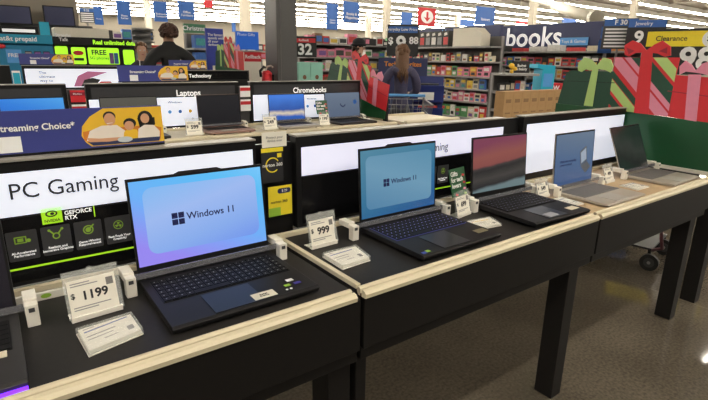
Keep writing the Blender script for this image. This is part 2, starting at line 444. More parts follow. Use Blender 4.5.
# ================================================================ LAPTOPS
def logo4(lid, x, z, s, m, y):
    mb = MB(); g = s * .06
    for i in (0, 1):
        for j in (0, 1): mb.rect(x + i*(s/2+g/2), z + j*(s/2+g/2), x + i*(s/2+g/2) + s/2 - g/2, z + j*(s/2+g/2) + s/2 - g/2, y, m)
    return mb.build('window_logo', lid)

def laptop(label, x, y, z, w=.37, d=.27, hl=.245, tilt=8, rz=0, body=None, deck=None, scr=None, keym=None, keys=True, glow=None,
           notch=False, bezel=.006, chin=.014, group='laptops on the front display tables', foot=.006, th=.018, key_under=None, pad=True):
    body = body or BLK; deck = deck or body
    t = thing('laptop', label, 'laptop', (x, y, z), rz, group)
    # local: hinge line at y=0, front at y=-d, x centred
    mb = MB(); x0, x1 = -w/2, w/2
    mb.prism([(0.0, foot + .001), (0, foot + th), (-d + .01, foot + th - .002), (-d, foot + th - .006), (-d + .006, foot), (-d*.5, foot - .001)], x0, x1, body, 'x')
    mb.build('base', t, bevel=.0015)
    for sx in (-1, 1):
        for yy in (-d + .03, -.03):
            MB().cyl((sx * (w/2 - .03), yy, -.0005), .008, foot + .002, BLK, 10).build('rubber_foot', t)
    top = foot + th
    sl = -.002 / d
    kz = top + .0004
    kx0, kx1 = x0 + .018, x1 - .018; ky1 = -.028; ky0 = ky1 - d * .46
    kb = MB().box((kx0, ky0, top - .003), (kx1, ky1, kz), key_under or keym or BLK).build('keyboard', t)
    cols = 18 if w > .36 else 15; rows = 6
    cw = (kx1 - kx0 - .004) / cols; rh = (ky1 - ky0 - .003) / rows
    km = keym or BLK
    if keys:
        k0 = None
        for r in range(rows):
            c_ = 0
            while c_ < cols:
                if r == 0 and 4 <= c_ < 9:
                    if c_ == 4:
                        MB().box((kx0 + .002 + 4*cw + .001, ky0 + .0025, kz), (kx0 + .002 + 9*cw - .001, ky0 + .0015 + rh - .0015, kz + .0022), km).build('space_bar', kb)
                    c_ += 1; continue
                if k0 is None:
                    mb = MB(); mb.box((-cw/2 + .0011, -rh/2 + .0011, 0), (cw/2 - .0011, rh/2 - .0011, .0022), km)
                    mb.rect(-.0025, .0, .0, .0, 0, km) if False else None
                    lm = mat('key_legend', (.35, .35, .37), .5)
                    mb.add([(-.0022, -.001, .0023), (.0004, -.001, .0023), (.0004, .0028, .0023), (-.0022, .0028, .0023)], [(0, 1, 2, 3)], lm if glow is None else glow)
                    k0 = mb.build('key', kb); k = k0
                else:
                    k = k0.copy(); COL.objects.link(k); k.parent = kb
                k.location = (kx0 + .002 + cw*(c_ + .5), ky0 + .0015 + rh*(r + .5), kz)
                c_ += 1
    else:
        mb = MB()
        for r in range(rows):
            for c_ in range(cols):
                a = kx0 + .002 + cw*c_; b2 = ky0 + .0015 + rh*r
                mb.box((a + .001, b2 + .001, kz), (a + cw - .001, b2 + rh - .001, kz + .002), km)
        mb.build('key_block', t)
    if pad:
        px0 = x0 + w * .27
        MB().box((px0, -d + .012, top - .004), (px0 + w * .33, ky0 - .012, top + .0001), mat('touchpad_' + body.name, tuple(min(1, c*1.5 + .006) for c in body.node_tree.nodes['Principled BSDF'].inputs['Base Color'].default_value[:3]) if False else (.009, .009, .010) if body in (BLK, DARKL, GRAPH) else (.42, .40, .36), .3)).build('touchpad', t)
    # lid
    lid_z = top + .004
    mb = MB(); mb.box((x0, 0, 0), (x1, .006, hl), body)
    if notch: mb.prism([(x0*.30 - .01, hl), (x0*.28, hl + .006), (-x0*.28, hl + .006), (-x0*.30 + .01, hl)], 0, .006, body)
    lid = mb.build('lid', t, (0, .002, lid_z), (-R(tilt), 0, 0), bevel=.001)
    bz = MB().rect(x0 + .001, .001, x1 - .001, hl - .001, -.0004, BLK).build('bezel', lid)
    MB().cyl((x0 + .02, .006, top + .002), .005, w - .04, body, 10, 'x').build('hinge', t)
    MB().cyl((0, -.0004, hl - bezel*.5), .0016, -.0006, mat('lens', (.02, .02, .06), .1), 8, 'y').build('webcam', lid)
    sx0, sx1, sz0, sz1 = x0 + bezel, x1 - bezel, chin, hl - bezel * 1.3
    s = MB().rect(sx0, sz0, sx1, sz1, -.0010, scr).build('screen', lid)
    return t, lid, (sx0, sx1, sz0, sz1)
DARKL = mat('dark_laptop', (.013, .012, .013), .5, spec=.3)
SILV = mat('silver_laptop', (.46, .42, .36), .42, metal=.3)
GRAPH = mat('graphite_laptop', (.045, .043, .045), .4, metal=.2)

def mb_lab(t, w, d, x, y, sx, sy, m, z, name='sticker', txt=None, rz=0):
    s = MB().box((-sx/2, -sy/2, 0), (sx/2, sy/2, .0005), m).build(name, t, (x, y, z), (0, 0, rz))
    if txt: text(txt[0], txt[1], INK, s, (0, 0, .0007), (0, 0, 0))
    return s

# 1 : the $1199 laptop
WIN_BG = screen_mat('sky_wallpaper', [(0, (.30, .24, .86)), (.35, (.15, .42, .92)), (.7, (.10, .50, .90)), (1, (.22, .58, .96))], (1.2, 0, 2.6), 1.0)
WIN_PN = screen_mat('wallpaper_tile', [(0, (.16, .30, .90)), (.3, (.26, .44, .90)), (.6, (.36, .52, .93)), (1, (.20, .52, .95))], (-.8, 0, 3.2), .92)
NAVYI = mat('navy_ink', (.01, .015, .10), .5)
t, lid, s = laptop('black laptop with a light blue wallpaper, beside the $1199 card', .446, 1.300, TZ - .009, w=.385, d=.295, hl=.268, tilt=7, chin=.030, scr=WIN_BG, body=DARKL, notch=True, key_under=BLK, keym=mat('key_black', (.008, .008, .009), .55, spec=.2))
MB().quad(rrect(s[0] + .030, s[2] + .028, s[1] - .020, s[3] - .020, .026), -.0014, WIN_PN).build('wallpaper_panel', lid)
logo4(lid, -.088, .128, .034, NAVYI, -.0018); text('Windows 11', .0275, NAVYI, lid, (.024, -.0018, .147), bold=.012)
mb_lab(t, 0, 0, .045, -.262, .062, .034, mat('cream_sticker', (.72, .66, .52), .5), .0238, txt=('Asset\nDemo', .010))
mb_lab(t, 0, 0, .140, -.222, .020, .014, WHT, .0238); mb_lab(t, 0, 0, .120, -.247, .017, .012, LIMED, .0238)
mb_lab(t, 0, 0, .150, -.247, .020, .012, mat('violet_sticker', (.05, .04, .30), .4), .0238)
for xx in (.108, .120): MB().cyl((xx, -.268, .0228), .0035, .0012, WHT, 12).build('sticker', t)
# 0 : the laptop cut by the left edge of the frame
t, lid, s = laptop('dark grey laptop with violet light under its front, cut by the photo', -.205, 1.277, TZ - .009, w=.375, d=.300, hl=.25, tilt=10, scr=screen_mat('dark_rose_screen', [(0, (.006, .005, .008)), (1, (.015, .01, .016))], (1, 0, 2.5), .8), body=GRAPH, deck=GRAPH, keys=False, keym=BLK)
MB().box((-.185, -.2995, .0005), (.186, -.2935, .0085), mat('violet_light_strip', (.1, .02, .4), .3, emis=(.16, .03, .9), es=2.2)).build('light_strip', t)
mb_lab(t, 0, 0, .135, -.17, .05, .045, mat('cream_sticker', (.72, .66, .52), .5), .0238)
# 2 : the $999 laptop
WIN2 = screen_mat('blue_grey_wallpaper', [(0, (.02, .10, .28)), (.4, (.03, .16, .30)), (.75, (.06, .21, .33)), (1, (.08, .24, .35))], (-1.0, 0, 3.2), .95)
WIN2P = screen_mat('blue_grey_tile', [(0, (.08, .22, .38)), (.5, (.15, .32, .46)), (1, (.09, .26, .40))], (1.0, 0, 3.2), .95)
GLOWK = mat('violet_key_glow', (.2, .2, .6), .4, emis=(.45, .42, .95), es=.9)
GLOWU = mat('violet_underglow', (.02, .02, .04), .4, emis=(.10, .12, .55), es=.25)
t, lid, s = laptop('black laptop with violet keys and blue grey wallpaper, right of the $999 card', 1.196, 1.315, TZ - .009, w=.376, d=.325, hl=.275, tilt=4, scr=WIN2, body=DARKL, notch=True, glow=GLOWK, key_under=GLOWU, keym=mat('key_black', (.008, .008, .009), .55, spec=.2), foot=.008, chin=.022)
MB().quad(rrect(s[0] + .022, s[2] + .030, s[1] - .018, s[3] - .022, .022), -.0014, WIN2P).build('wallpaper_panel', lid)
logo4(lid, -.080, .128, .028, NAVYI, -.0018); text('Windows 11', .025, NAVYI, lid, (.022, -.0018, .143), bold=.012)
text('acer', .009, WHT, lid, (0, -.0014, .008), bold=.02)
mb_lab(t, 0, 0, .145, -.265, .055, .030, mat('speckled_label', (.20, .17, .10), .5, noise=(300, .7)), .0258); mb_lab(t, 0, 0, -.150, -.300, .016, .014, LIMED, .0258)
mb_lab(t, 0, 0, -.170, -.305, .018, .014, mat('blue_sticker', (.04, .06, .40), .4), .0258)
# 3 : pink gradient screen
PINKS = screen_mat('dune_wallpaper', [(0, (.16, .26, .29)), (.24, (.20, .29, .31)), (.29, (.025, .025, .028)), (.42, (.07, .065, .06)), (.56, (.03, .028, .028)), (.61, (.06, .05, .05)), (.65, (.36, .10, .09)), (.8, (.40, .12, .10)), (1, (.30, .07, .13))], (-.35, 0, 3.9), .62, wave=(6, .12))
t, lid, s = laptop('black laptop with a dusty pink and black dune picture on its screen, third along', 1.772, 1.300, TZ - .009, w=.356, d=.325, hl=.268, tilt=5, chin=.030, rz=R(-2.5), scr=PINKS, body=DARKL, glow=mat('dim_key_legend', (.3, .3, .5), .5, emis=(.2, .2, .5), es=.3), keym=mat('key_black', (.008, .008, .009), .55, spec=.2), foot=.010)
text('hp', .010, WHT, lid, (0, -.0014, .008))
mb_lab(t, 0, 0, -.035, -.285, .060, .040, mat('grey_sticker', (.36, .36, .40), .5), .0278, rz=.05); mb_lab(t, 0, 0, .120, -.275, .060, .034, mat('cream_sticker', (.72, .66, .52), .5), .0278, rz=.05)
# 4 : silver, slate screen with a drawn laptop
SLATE = screen_mat('slate_screen', [(0, (.06, .13, .32)), (.5, (.11, .20, .38)), (1, (.20, .28, .40))], (.5, 0, 3.8), .62)
t, lid, s = laptop('silver laptop with a slate blue screen in front of the white header board', 2.275, 1.245, TZ - .009, w=.348, d=.270, hl=.266, tilt=4, scr=SLATE, body=SILV, keys=False, keym=mat('grey_keys', (.16, .15, .15), .5), th=.013, foot=.004, key_under=mat('grey_keys_bed', (.30, .28, .26), .5))
text('Make the everyday\nyours to do it', .018, NAVYI, lid, (-.125, -.0018, .120), align='LEFT')
mb = MB(); mb.quad([(.045, .165), (.100, .190), (.112, .115), (.055, .095)], -.0014, mat('drawn_grey', (.12, .14, .18), .4)); mb.quad([(.052, .158), (.096, .178), (.106, .122), (.062, .104)], -.0018, mat('drawn_light', (.3, .34, .4), .4, emis=(.2, .3, .45), es=.5))
mb.quad([(.055, .092), (.112, .112), (.150, .080), (.105, .052)], -.0014, mat('drawn_grey', (.12, .14, .18), .4)); mb.build('drawn_laptop', lid)
# 5 : silver with dark screen, turned
DGS = screen_mat('dark_green_screen', [(0, (.006, .03, .02)), (.4, (.012, .012, .012)), (.7, (.03, .035, .03)), (1, (.008, .02, .014))], (1, 0, 3.4), .8, wave=(9, .5))
t, lid, s = laptop('silver laptop with a dark reflecting screen beside the green cutout board', 2.935, 1.248, TZ - .009, w=.350, d=.270, hl=.262, tilt=22, rz=R(1.2), scr=DGS, body=SILV, keys=False, keym=mat('grey_keys', (.16, .15, .15), .5), th=.013, foot=.004, key_under=mat('grey_keys_bed', (.30, .28, .26), .5))

# ---------------------------------------------------------------- security bars over the hinges
def security_bar(label, x0, x1, y, z=TZ - .009, h=.035, group='clear bars clamping the laptops', big=True):
    t = thing('security_bar', label, 'security bar', ((x0 + x1)/2, y, z), 0, group); w2 = (x1 - x0)/2
    MB().box((-w2, -.010, h), (w2, -.004, h + .016), ACRYLD).build('bar', t, bevel=.001)
    for s in (-1, 1):
        a = s * (w2 + .014)
        mb = MB(); mb.box((a - .013, -.030, 0), (a + .013, -.004, h + .018), WHP)
        mb.box((a - .014, -.004, h + .004), (a + .014, .055, h + .024), WHP)
        mb.build('bracket', t, bevel=.002)
        MB().box((a - .0145*s*0 - .006, -.0315, h + .002), (a + .006, -.030, h + .012), DKG).build('clasp', t)
    return t
security_bar('clear bar across the hinge of the light blue screen laptop', .240, .652, 1.288)
security_bar('clear bar across the dark laptop at the left edge of the photo', -.41, -.005, 1.264)
security_bar('clear bar across the violet-keyed laptop', .968, 1.398, 1.300)
security_bar('clear bar across the pink and black screen laptop', 1.578, 1.975, 1.285, h=.036)
security_bar('clear bar across the slate blue screen laptop', 2.098, 2.470, 1.228, h=.030)
security_bar('clear bar across the dark screened silver laptop', 2.748, 3.115, 1.232, h=.030)

# ---------------------------------------------------------------- price stands
def qr(cx, cz, s, y, mb):   # a plain data block, not a readable code
    mb.rect(cx - s/2, cz - s/2, cx + s/2, cz + s/2, y, INKG)
def price_stand(label, x, y, price, rz=0, w=.115, h=.098, z=TZ - .009, group='price cards in clear stands', promo=False, lean=14, psize=.036):
    t = thing('price_stand', label, 'price card', (x, y, z), rz, group)
    mb = MB(); mb.box((-w/2, .000, .001), (w/2, .045, .004), WHP); mb.box((-w/2, -.004, 0), (w/2, .004, .014), WHP); mb.build('foot', t, bevel=.0015)
    hd = MB().box((-w/2 - .004, -.0015, 0), (w/2 + .004, .0015, h + .014), ACRYL)
    hd.box((-w/2 - .004, -.0035, 0), (w/2 + .004, -.002, .006), ACRYL)
    hd.cyl((0, -.0022, h + .011), .007, .004, ACRYL, 14, 'y')
    holder = hd.build('holder', t, (0, 0, .008), (-R(lean), 0, 0))
    mb = MB(); cz = .004; y2 = -.0024
    mb.box((-w/2 + .002, y2, cz), (w/2 - .006, y2 + .0008, cz + h - .012), PAPER)
    card = mb.build('card', t, (0, 0, .008), (-R(lean), 0, 0))
    text('$', psize * .6, INK, card, (-w*.40, y2 - .0006, cz + h*.50), bold=.02)
    text(price, psize, INK, card, (.002, y2 - .0006, cz + h*.46), bold=.03)
    mb = MB()
    for k, (a, b2) in enumerate(((-.42, -.05), (-.42, .10), (-.42, .30), (-.42, .05))):
        zz = [h*.78, h*.72, h*.20, h*.14][k]
        mb.rect(w*a, cz + zz, w*b2, cz + zz + .0025, y2 - .0006, INKG)
    for i in range(5):
        for j in range(5):
            pass
    mb.rect(w*.26, cz + h*.60, w*.40, cz + h*.60 + .018, y2 - .0006, mat('fine_print', (.2, .19, .18), .6, noise=(600, .9)))
    mb.build('fine_print', card)
    if promo:
        p = MB().box((-w/2 - .016, -.0036, .004), (w/2 - .004, -.0028, .115), GRN)
        for q in ((.03, .085, RED), (.032, .055, RED), (.03, .03, PINK), (-.03, .012, RED), (.032, .010, LGRN)):
            p.quad([(q[0] - .010, q[1] - .004), (q[0] + .006, q[1] - .008), (q[0] + .010, q[1]), (q[0] - .006, q[1] + .004)], -.0040, q[2])
        pr = p.build('promo_card', t, (0, .022, h - .004), (-R(lean), 0, 0))
        text('Gifts\nfor tech\nlovers', .026, WHT, pr, (-w/2 - .008, -.0044, .070), align='LEFT', bold=.02)
    return t
price_stand('clear stand with a cream card reading $1199', .136, 1.205, '1199', R(4), w=.112, h=.098, psize=.029)
price_stand('clear stand with a cream card reading $999, at the second table', .834, 1.285, '999', R(2), w=.104, h=.094, psize=.032)
price_stand('clear stand with a green gift card above its price, between the black laptops', 1.484, 1.250, '699', R(10), w=.100, h=.084, promo=True, psize=.026)
price_stand('clear price stand left of the slate blue screen laptop', 2.015, 1.235, '549', R(2), w=.095, h=.070, psize=.024, lean=18)
price_stand('clear price stand right of the slate blue screen laptop', 2.585, 1.215, '499', R(2), w=.095, h=.080, psize=.024, lean=20)

# white clamps beside the stands
def corner_clamp(label, x, y, rz=0, h=.062, z=TZ - .009):
    t = thing('cable_clamp', label, 'clamp', (x, y, z), rz, 'white clamps beside the price cards')
    mb = MB(); mb.prism([(0, 0), (.022, 0), (.022, h), (-.006, h), (-.008, h*.45)], -.012, .012, WHP)
    mb.build('post', t, bevel=.002)
    MB().prism([(-.02, h*.72), (.022, h*.72), (.022, h*1.0), (-.03, h*1.12)], .013, .05, WHP).build('arm', t, bevel=.002)
    return t
# corner_clamp('white plastic clamp standing against the $999 card', .905, 1.262, h=.058)
# corner_clamp('white plastic clamp at the foot of the green gift card', 1.528, 1.225, h=.05)
# corner_clamp('white plastic clamp left of the slate blue screen', 2.075, 1.262, h=.045)

# clear blocks with a printed sheet
def info_block(label, pts, h=.018, z=TZ - .009, lines=True, col=None):
    cx = sum(p[0] for p in pts)/4; cy = sum(p[1] for p in pts)/4
    t = thing('info_block', label, 'card', (cx, cy, z), 0, 'clear blocks with printed sheets')
    P = [(p[0] - cx, p[1] - cy) for p in pts]
    MB().prism([(a*.99, b*.99) for a, b in P], 0, .004, WHP, 'z').build('tray', t, bevel=.001)
    MB().prism([(a*.93, b*.93) for a, b in P], .0045, h*.72, PAPER, 'z').build('sheet_stack', t)
    MB().prism(P, .0042, h, ACRYL, 'z').build('cover', t, bevel=.0015)
    mb = MB()
    A = Vector((*P[0], 0)); B = Vector((*P[1], 0)); D_ = Vector((*P[3], 0))
    ux = (B - A); uy = (D_ - A)
    def Q(u, v): return tuple(A + ux*u + uy*v + Vector((0, 0, h*.72 + .0005)))
    for (u0, v0, u1, v1, m) in ((.1, .72, .9, .77, col or mat('blue_line', (.10, .14, .35), .5)), (.1, .84, .3, .88, INKG), (.1, .52, .62, .56, INKG), (.1, .40, .55, .43, INKG), (.35, .25, .6, .28, INKG), (.78, .2, .9, .38, mat('fine_print', (.2, .19, .18), .6))):
        mb.add([Q(u0, v0), Q(u1, v0), Q(u1, v1), Q(u0, v1)], [(0, 1, 2, 3)], m)
    mb.build('print', t)
    return t
info_block('clear block with a printed sheet in front of the $1199 card', [(.088, 1.028), (.204, 1.057), (.200, 1.150), (.080, 1.140)])
info_block('clear block with a printed sheet in front of the $999 card', [(.772, 1.092), (.885, 1.100), (.905, 1.205), (.775, 1.208)])
info_block('clear block with a yellow printed sheet in front of the green gift card', [(1.405, 1.100), (1.510, 1.085), (1.545, 1.170), (1.420, 1.185)], h=.012, col=YEL)
info_block('grey printed pad on the tan tabletop left of the silver laptop', [(1.985, 1.075), (2.07, 1.07), (2.085, 1.19), (1.98, 1.195)], h=.008)
info_block('grey printed pad on the tan tabletop between the silver laptops', [(2.535, 1.05), (2.655, 1.05), (2.665, 1.14), (2.55, 1.15)], h=.008)
# green chip strip on the back rail
t = thing('rail_strip', 'white strip with a small green chip beside the $1199 card', 'strip', (.045, 1.370, TZ - .009)); MB().box((-.085, 0, 0), (.045, .012, .020), WHP).build('strip', t, bevel=.001)
mb = MB(); mb.quad(circ(0, .011, .012, 16, .006), -.0005, LIMED); mb.build('chip', t)

# ================================================================ GIFT CUTOUT BOARDS
def gift_board(label, loc, rz, s=1.0, slump=0, cut=0):
    """local x runs along the board from far to near, z up, front faces -y"""
    t = thing('gift_cutout_board', label, 'display sign', loc, rz, 'cardboard gift box cutout boards'); t.scale = (s, s, s); t.rotation_euler = (0, slump, rz); q = math.tan(slump)
    TH = .008
    MB().prism([(0.02, cut + .02*q), (.62, cut + .62*q), (1.03, cut + 1.03*q), (1.03, .288), (.544, .311), (.02, .328)], 0, TH, GRN).build('base_panel', t, bevel=.001)
    g = MB().prism([(.03, .328), (.065, .521), (.09, .548), (.39, .549), (.41, .316)], .001, TH - .001, DGRN)
    g.prism([(.078, .482), (.401, .483), (.401, .478), (.078, .477)], -.0004, .0009, mat('seam_green', (.004, .025, .015), .5))
    gb = g.build('green_gift', t)
    MB().prism([(.246, .576), (.284, .577), (.282, .326), (.222, .327)], -.002, .0008, LGRN).build('ribbon', gb)
    MB().prism([(.266, .564), (.229, .551), (.200, .560), (.178, .540), (.150, .548), (.146, .60), (.182, .632), (.231, .62), (.27, .583), (.307, .632), (.354, .62), (.376, .579), (.366, .542), (.330, .556), (.306, .559)], -.004, .005, LGRN).build('bow', gb)
    mb = MB(); mb.prism([(.378, .634), (.740, .634), (.731, .304), (.385, .316)], .0005, TH - .0005, RED)
    def clipstripe(x0, x1, m, y):
        # diagonal stripe falling to the right across the parcel
        L, R_, T, B = .380, .735, .633, .306
        poly = [(x0, T), (x1, T), (x1 + .33, B), (x0 + .33, B)]
        def clip(pl, f):
            out = []
            for i in range(len(pl)):
                a, b2 = pl[i], pl[(i + 1) % len(pl)]; fa, fb = f(a), f(b2)
                if fa >= 0: out.append(a)
                if fa*fb < 0:
                    k = fa/(fa - fb); out.append((a[0] + (b2[0]-a[0])*k, a[1] + (b2[1]-a[1])*k))
            return out
        poly = clip(poly, lambda p: p[0] - L); poly = clip(poly, lambda p: R_ - p[0]) if poly else poly
        if len(poly) > 2: mb.quad(poly, y, m)
    for a, b2, m in ((.10, .16, DGRN), (.18, .25, LGRN), (.255, .30, DGRN), (.335, .42, PINK), (.435, .475, PINK), (.475, .53, DGRN), (.60, .675, LGRN), (.530, .575, DGRN)):
        clipstripe(a, b2, m, .0002)
    sg = mb.build('striped_gift', t)
    MB().prism([(.530, .673), (.591, .673), (.630, .307), (.545, .310)], -.002, .0004, RED).build('ribbon', sg)
    mb = MB().prism([(.548, .662), (.501, .660), (.460, .640), (.434, .650), (.426, .703), (.468, .731), (.517, .713), (.557, .673), (.596, .706), (.635, .727), (.683, .694), (.692, .645), (.660, .638), (.621, .656)], -.004, .005, RED)
    mb.quad([(.460, .650), (.490, .672), (.440, .690)], -.0045, MARO); mb.quad([(.625, .668), (.668, .690), (.672, .655)], -.0045, MARO)
    mb.build('bow', sg)
    g = MB().prism([(.705, .540), (1.03, .526), (1.03, .286), (.731, .304)], .001, TH - .001, RED)
    g.prism([(.71, .451), (1.03, .425), (1.03, .420), (.71, .446)], -.0004, .0009, MARO)
    rg = g.build('red_gift', t)
    MB().prism([(.800, .543), (.862, .545), (.885, .292), (.825, .297)], -.002, .0008, PINK).build('ribbon', rg)
    MB().prism([(.824, .555), (.783, .559), (.756, .542), (.748, .585), (.773, .618), (.806, .597), (.832, .565), (.858, .603), (.898, .619), (.933, .578), (.923, .536), (.863, .55)], -.004, .005, PINK).build('bow', rg)
    for xx in (.2, .85):
        MB().prism([(.009, cut + xx*q + .004), (.10, cut + xx*q + .004), (.009, cut + xx*q + .09)], xx, xx + .004, KRAFT, 'x').build('easel_fin', t)
    return t
gift_board('large green cardboard board with three gift boxes at the right end of the front row', (3.168, 1.96, TZ + .002), R(-90))
rl = [o for o in COL.objects if o.name.startswith('gift_cutout_board')][0]
MB().box((.56, -.013, .003), (1.02, -.0045, .026), WHP).build('white_rail', rl, bevel=.001)
MB().box((.57, -.034, -.010), (.96, -.0135, .006), BLK).build('black_strip', rl)
g = gift_board('slumped green cardboard gift board at the right end of the second row', (2.825, 4.394, .917), R(-90), s=.97, slump=R(10), cut=.031)
tag(MB().box((2.74, 3.775, 0), (2.834, 4.42, .944), BLACKLAM).build('riser'), 'black riser behind the second row under its gift board', 'riser')
g = gift_board('green cardboard gift board at the far third row, left of the grey pillar', (2.80, 7.31, 1.01), R(-90))
tag(MB().box((2.72, 6.27, 0), (2.90, 7.30, 1.009), BLACKLAM).build('riser'), 'black riser under the far gift board', 'riser')

# ================================================================ STREAMING SIGNS
def streaming_sign(label, loc, rz=0, w=.50):
    t = thing('tabletop_sign', label, 'sign', loc, rz, 'long indigo signs standing on the headers')
    H = .110
    MB().prism([(-w + .04, 0), (.04, 0), (.04, H), (-w + .04, H)], 0, .004, PURP).build('panel', t, (0, 0, 0), (-R(4), 0, 0))
    MB().box((-w + .04, -.001, -.004), (.04, .03, .002), BLK).build('stand', t)
    mb = MB(); y = -.0006; X = lambda u: .04 - .215 + .215*u; Z = lambda v: .006 + (H - .009)*v
    mb.quad([(X(.10), Z(0.0)), (X(1), Z(0)), (X(1), Z(1)), (X(.28), Z(1)), (X(.12), Z(.8)), (X(.02), Z(.55)), (X(0), Z(.3)), (X(.04), Z(.12))], y, YEL)
    ORG = mat('orange_print', (.62, .20, .02), .5); SKP = mat('skin_print', (.62, .32, .18), .5); SHIRT = mat('pale_shirt_print', (.78, .70, .62), .5); JEAN = mat('jeans_print', (.02, .03, .10), .5)
    def e(u, v, r, m, k, rz_=None): mb.quad([(X(u) + r*math.cos(2*PI*i/16), Z(v) + (rz_ or r)*math.sin(2*PI*i/16)) for i in range(16)], y - k*.0003, m)
    def p(pts, m, k): mb.quad([(X(a), Z(b2)) for a, b2 in pts], y - k*.0003, m)
    p([(.02, .40), (.02, .2), (.10, .05), (.95, .05), (.98, .4), (.85, .48), (.2, .48)], ORG, 1)
    p([(.06, .12), (.12, .02), (.93, .02), (.95, .14), (.6, .2), (.3, .18)], JEAN, 2)
    p([(.31, .585), (.37, .60), (.38, .61), (.30, .60)], WHT, 6); p([(.05, .16), (.10, .42), (.24, .54), (.42, .54), (.52, .36), (.48, .14), (.2, .12)], SHIRT, 3); p([(.05, .24), (.08, .12), (.30, .10), (.5, .13), (.48, .2), (.2, .2)], SKP, 4)
    p([(.48, .14), (.50, .34), (.56, .42), (.66, .38), (.70, .14)], YEL, 4); e(.57, .50, .013, SKP, 5, .013); e(.58, .57, .017, HAIRK, 4, .014)
    p([(.66, .14), (.68, .40), (.76, .50), (.88, .48), (.95, .30), (.94, .14)], SHIRT, 5); e(.78, .66, .021, HAIRK, 4, .024); p([(.68, .7), (.70, .42), (.80, .34), (.90, .5), (.90, .7)], HAIRK, 4); e(.775, .68, .012, SKP, 6, .014)
    e(.345, .70, .0145, SKP, 4, .017); e(.345, .78, .016, HAIRK, 3, .014); e(.50, .13, .020, mat('bowl_print', (.5, .55, .6), .5), 6, .008)
    ph = mb.build('family_photo', t, (0, 0, 0), (-R(4), 0, 0))
    tx = text('Streaming Choice*', .023, WHT, t, (-.170, -.0095 + .002, .092), (PI/2 - R(4) * -1 * -1, 0, 0), bold=.02)
    tx.location = (-.275, 0, .066); tx.rotation_euler = (PI/2 + R(-4), 0, 0)
    tx.location.y = math.sin(R(4)) * .066 - .0015
    q = MB().rect(-.366, .006, -.312, .046, 0, WHT).build('small_print', t, (0, math.sin(R(4))*0 - .001, 0), (-R(4), 0, 0))
    return t
streaming_sign('indigo sign with a yellow family photo standing on the nearest header board', (.365, 1.495, 1.201), 0, w=.62)

# ================================================================ SECOND ROW
Z2, Y2F, Y2B = .940, 3.19, 3.70
display_table(-.75, .46, 'black display table at the far left of the second row', CREAM, z=Z2, yf=Y2F, yb=Y2B, group='second row of display tables', side=False)
display_table(.47, 1.645, 'black display table under the Laptops header in the second row', CREAM, z=Z2, yf=Y2F, yb=Y2B, group='second row of display tables', side=False)
display_table(1.655, 2.83, 'black display table under the Chromebooks header in the second row', CREAM, z=Z2, yf=Y2F, yb=Y2B, group='second row of display tables', side=False)
display_table(2.93, 3.62, 'bare cream topped table right of the second row gift board', CREAM, z=Z2, yf=Y2F, yb=Y2B, group='second row of display tables', side=False)
MB_ = MB().box((2.838, 3.37, 0), (2.868, 3.41, 1.255), BLK); tag(MB_.build('end_post', None, bevel=.003), 'black post beside the second row gift board', 'post')
for x in (.0, .0):
    pass
for (x0, x1, lb, tx, txx) in ((-.72, .42, 'black header board at the left end of the second row', None, 0), (.53, 1.60, 'black header board lettered Laptops', 'Laptops', 1.205), (1.70, 2.80, 'black header board lettered Chromebooks', 'Chromebooks', 2.255)):
    h, W, H = header(x0, x1, lb, z0=Z2 + .005, z1=1.272, y=Y2B, group='header boards of the second row')
    MB().rect(.03, .225, W - .03, .300, .0025, mat('glossy_grey_band', (.055, .055, .06), .15)).build('name_band', h)
    if tx: text(tx, .062, WHTE, h, (txx - x0, .0012, .248), bold=.02, sx=.92)
def info_panel(h, x0, x1, z0, z1, hx, icons=True):
    p = MB().rect(x0 - hx, z0 - Z2, x1 - hx, z1 - Z2, .0018, BACKLIT).build('info_panel', h)
    if icons:
        cs = (PINK, BLUEL, BLUE, YEL)
        for k in range(4):
            MB().quad(circ(x0 - hx + (x1-x0)*(.16 + .22*k), (z0+z1)/2 - Z2, .013, 12), .0012, cs[k]).build('icon', p)
        text('Windows', .026, INK, p, ((x0+x1)/2 - hx, .0012, z1 - Z2 - .035))
heads = [o for o in COL.objects if o.name.startswith('header_board') and not o.parent]
info_panel(heads[4], .93, 1.27, .955, 1.160, .53); info_panel(heads[4], .54, .70, .955, 1.160, .53, False)
info_panel(heads[5], 1.72, 1.86, .955, 1.160, 1.70, False); info_panel(heads[5], 2.10, 2.44, .955, 1.150, 1.70)
laptop('laptop with a blue screen in the second row, half hidden by the indigo sign', .215, 3.54, Z2 - .009, w=.34, d=.24, hl=.245, tilt=6, scr=screen_mat('blue_glow', [(0, (.02, .10, .55)), (.5, (.03, .22, .75)), (1, (.10, .45, .90))], (1, 0, 3), .9), body=BLK, keys=False, group='laptops in the second row')
laptop('grey laptop with a dull olive screen in the second row', .755, 3.53, Z2 - .009, w=.36, d=.25, hl=.235, tilt=4, scr=screen_mat('olive_screen', [(0, (.10, .095, .075)), (1, (.13, .125, .10))], (0, 0, 4), .7), body=GRAPH, keys=False, group='laptops in the second row')
laptop('rose coloured laptop with a black screen under the Laptops header', 1.375, 3.53, Z2 - .009, w=.33, d=.24, hl=.232, tilt=6, scr=screen_mat('off_screen', [(0, (.004, .004, .006)), (1, (.01, .01, .012))], (0, 0, 4), 1), body=mat('rose_laptop', (.42, .27, .24), .4, metal=.3), keys=False, group='laptops in the second row')
laptop('silver laptop showing a blue and white wave under the Chromebooks header', 1.935, 3.52, Z2 - .009, w=.33, d=.24, hl=.225, tilt=5, scr=screen_mat('wave_screen', [(0, (.02, .07, .30)), (.30, (.03, .12, .50)), (.42, (.75, .65, .50)), (.55, (.03, .10, .40)), (1, (.06, .22, .75))], (0, 0, 4.4), .9, wave=(10, .22)), body=SILV, keys=False, group='laptops in the second row')
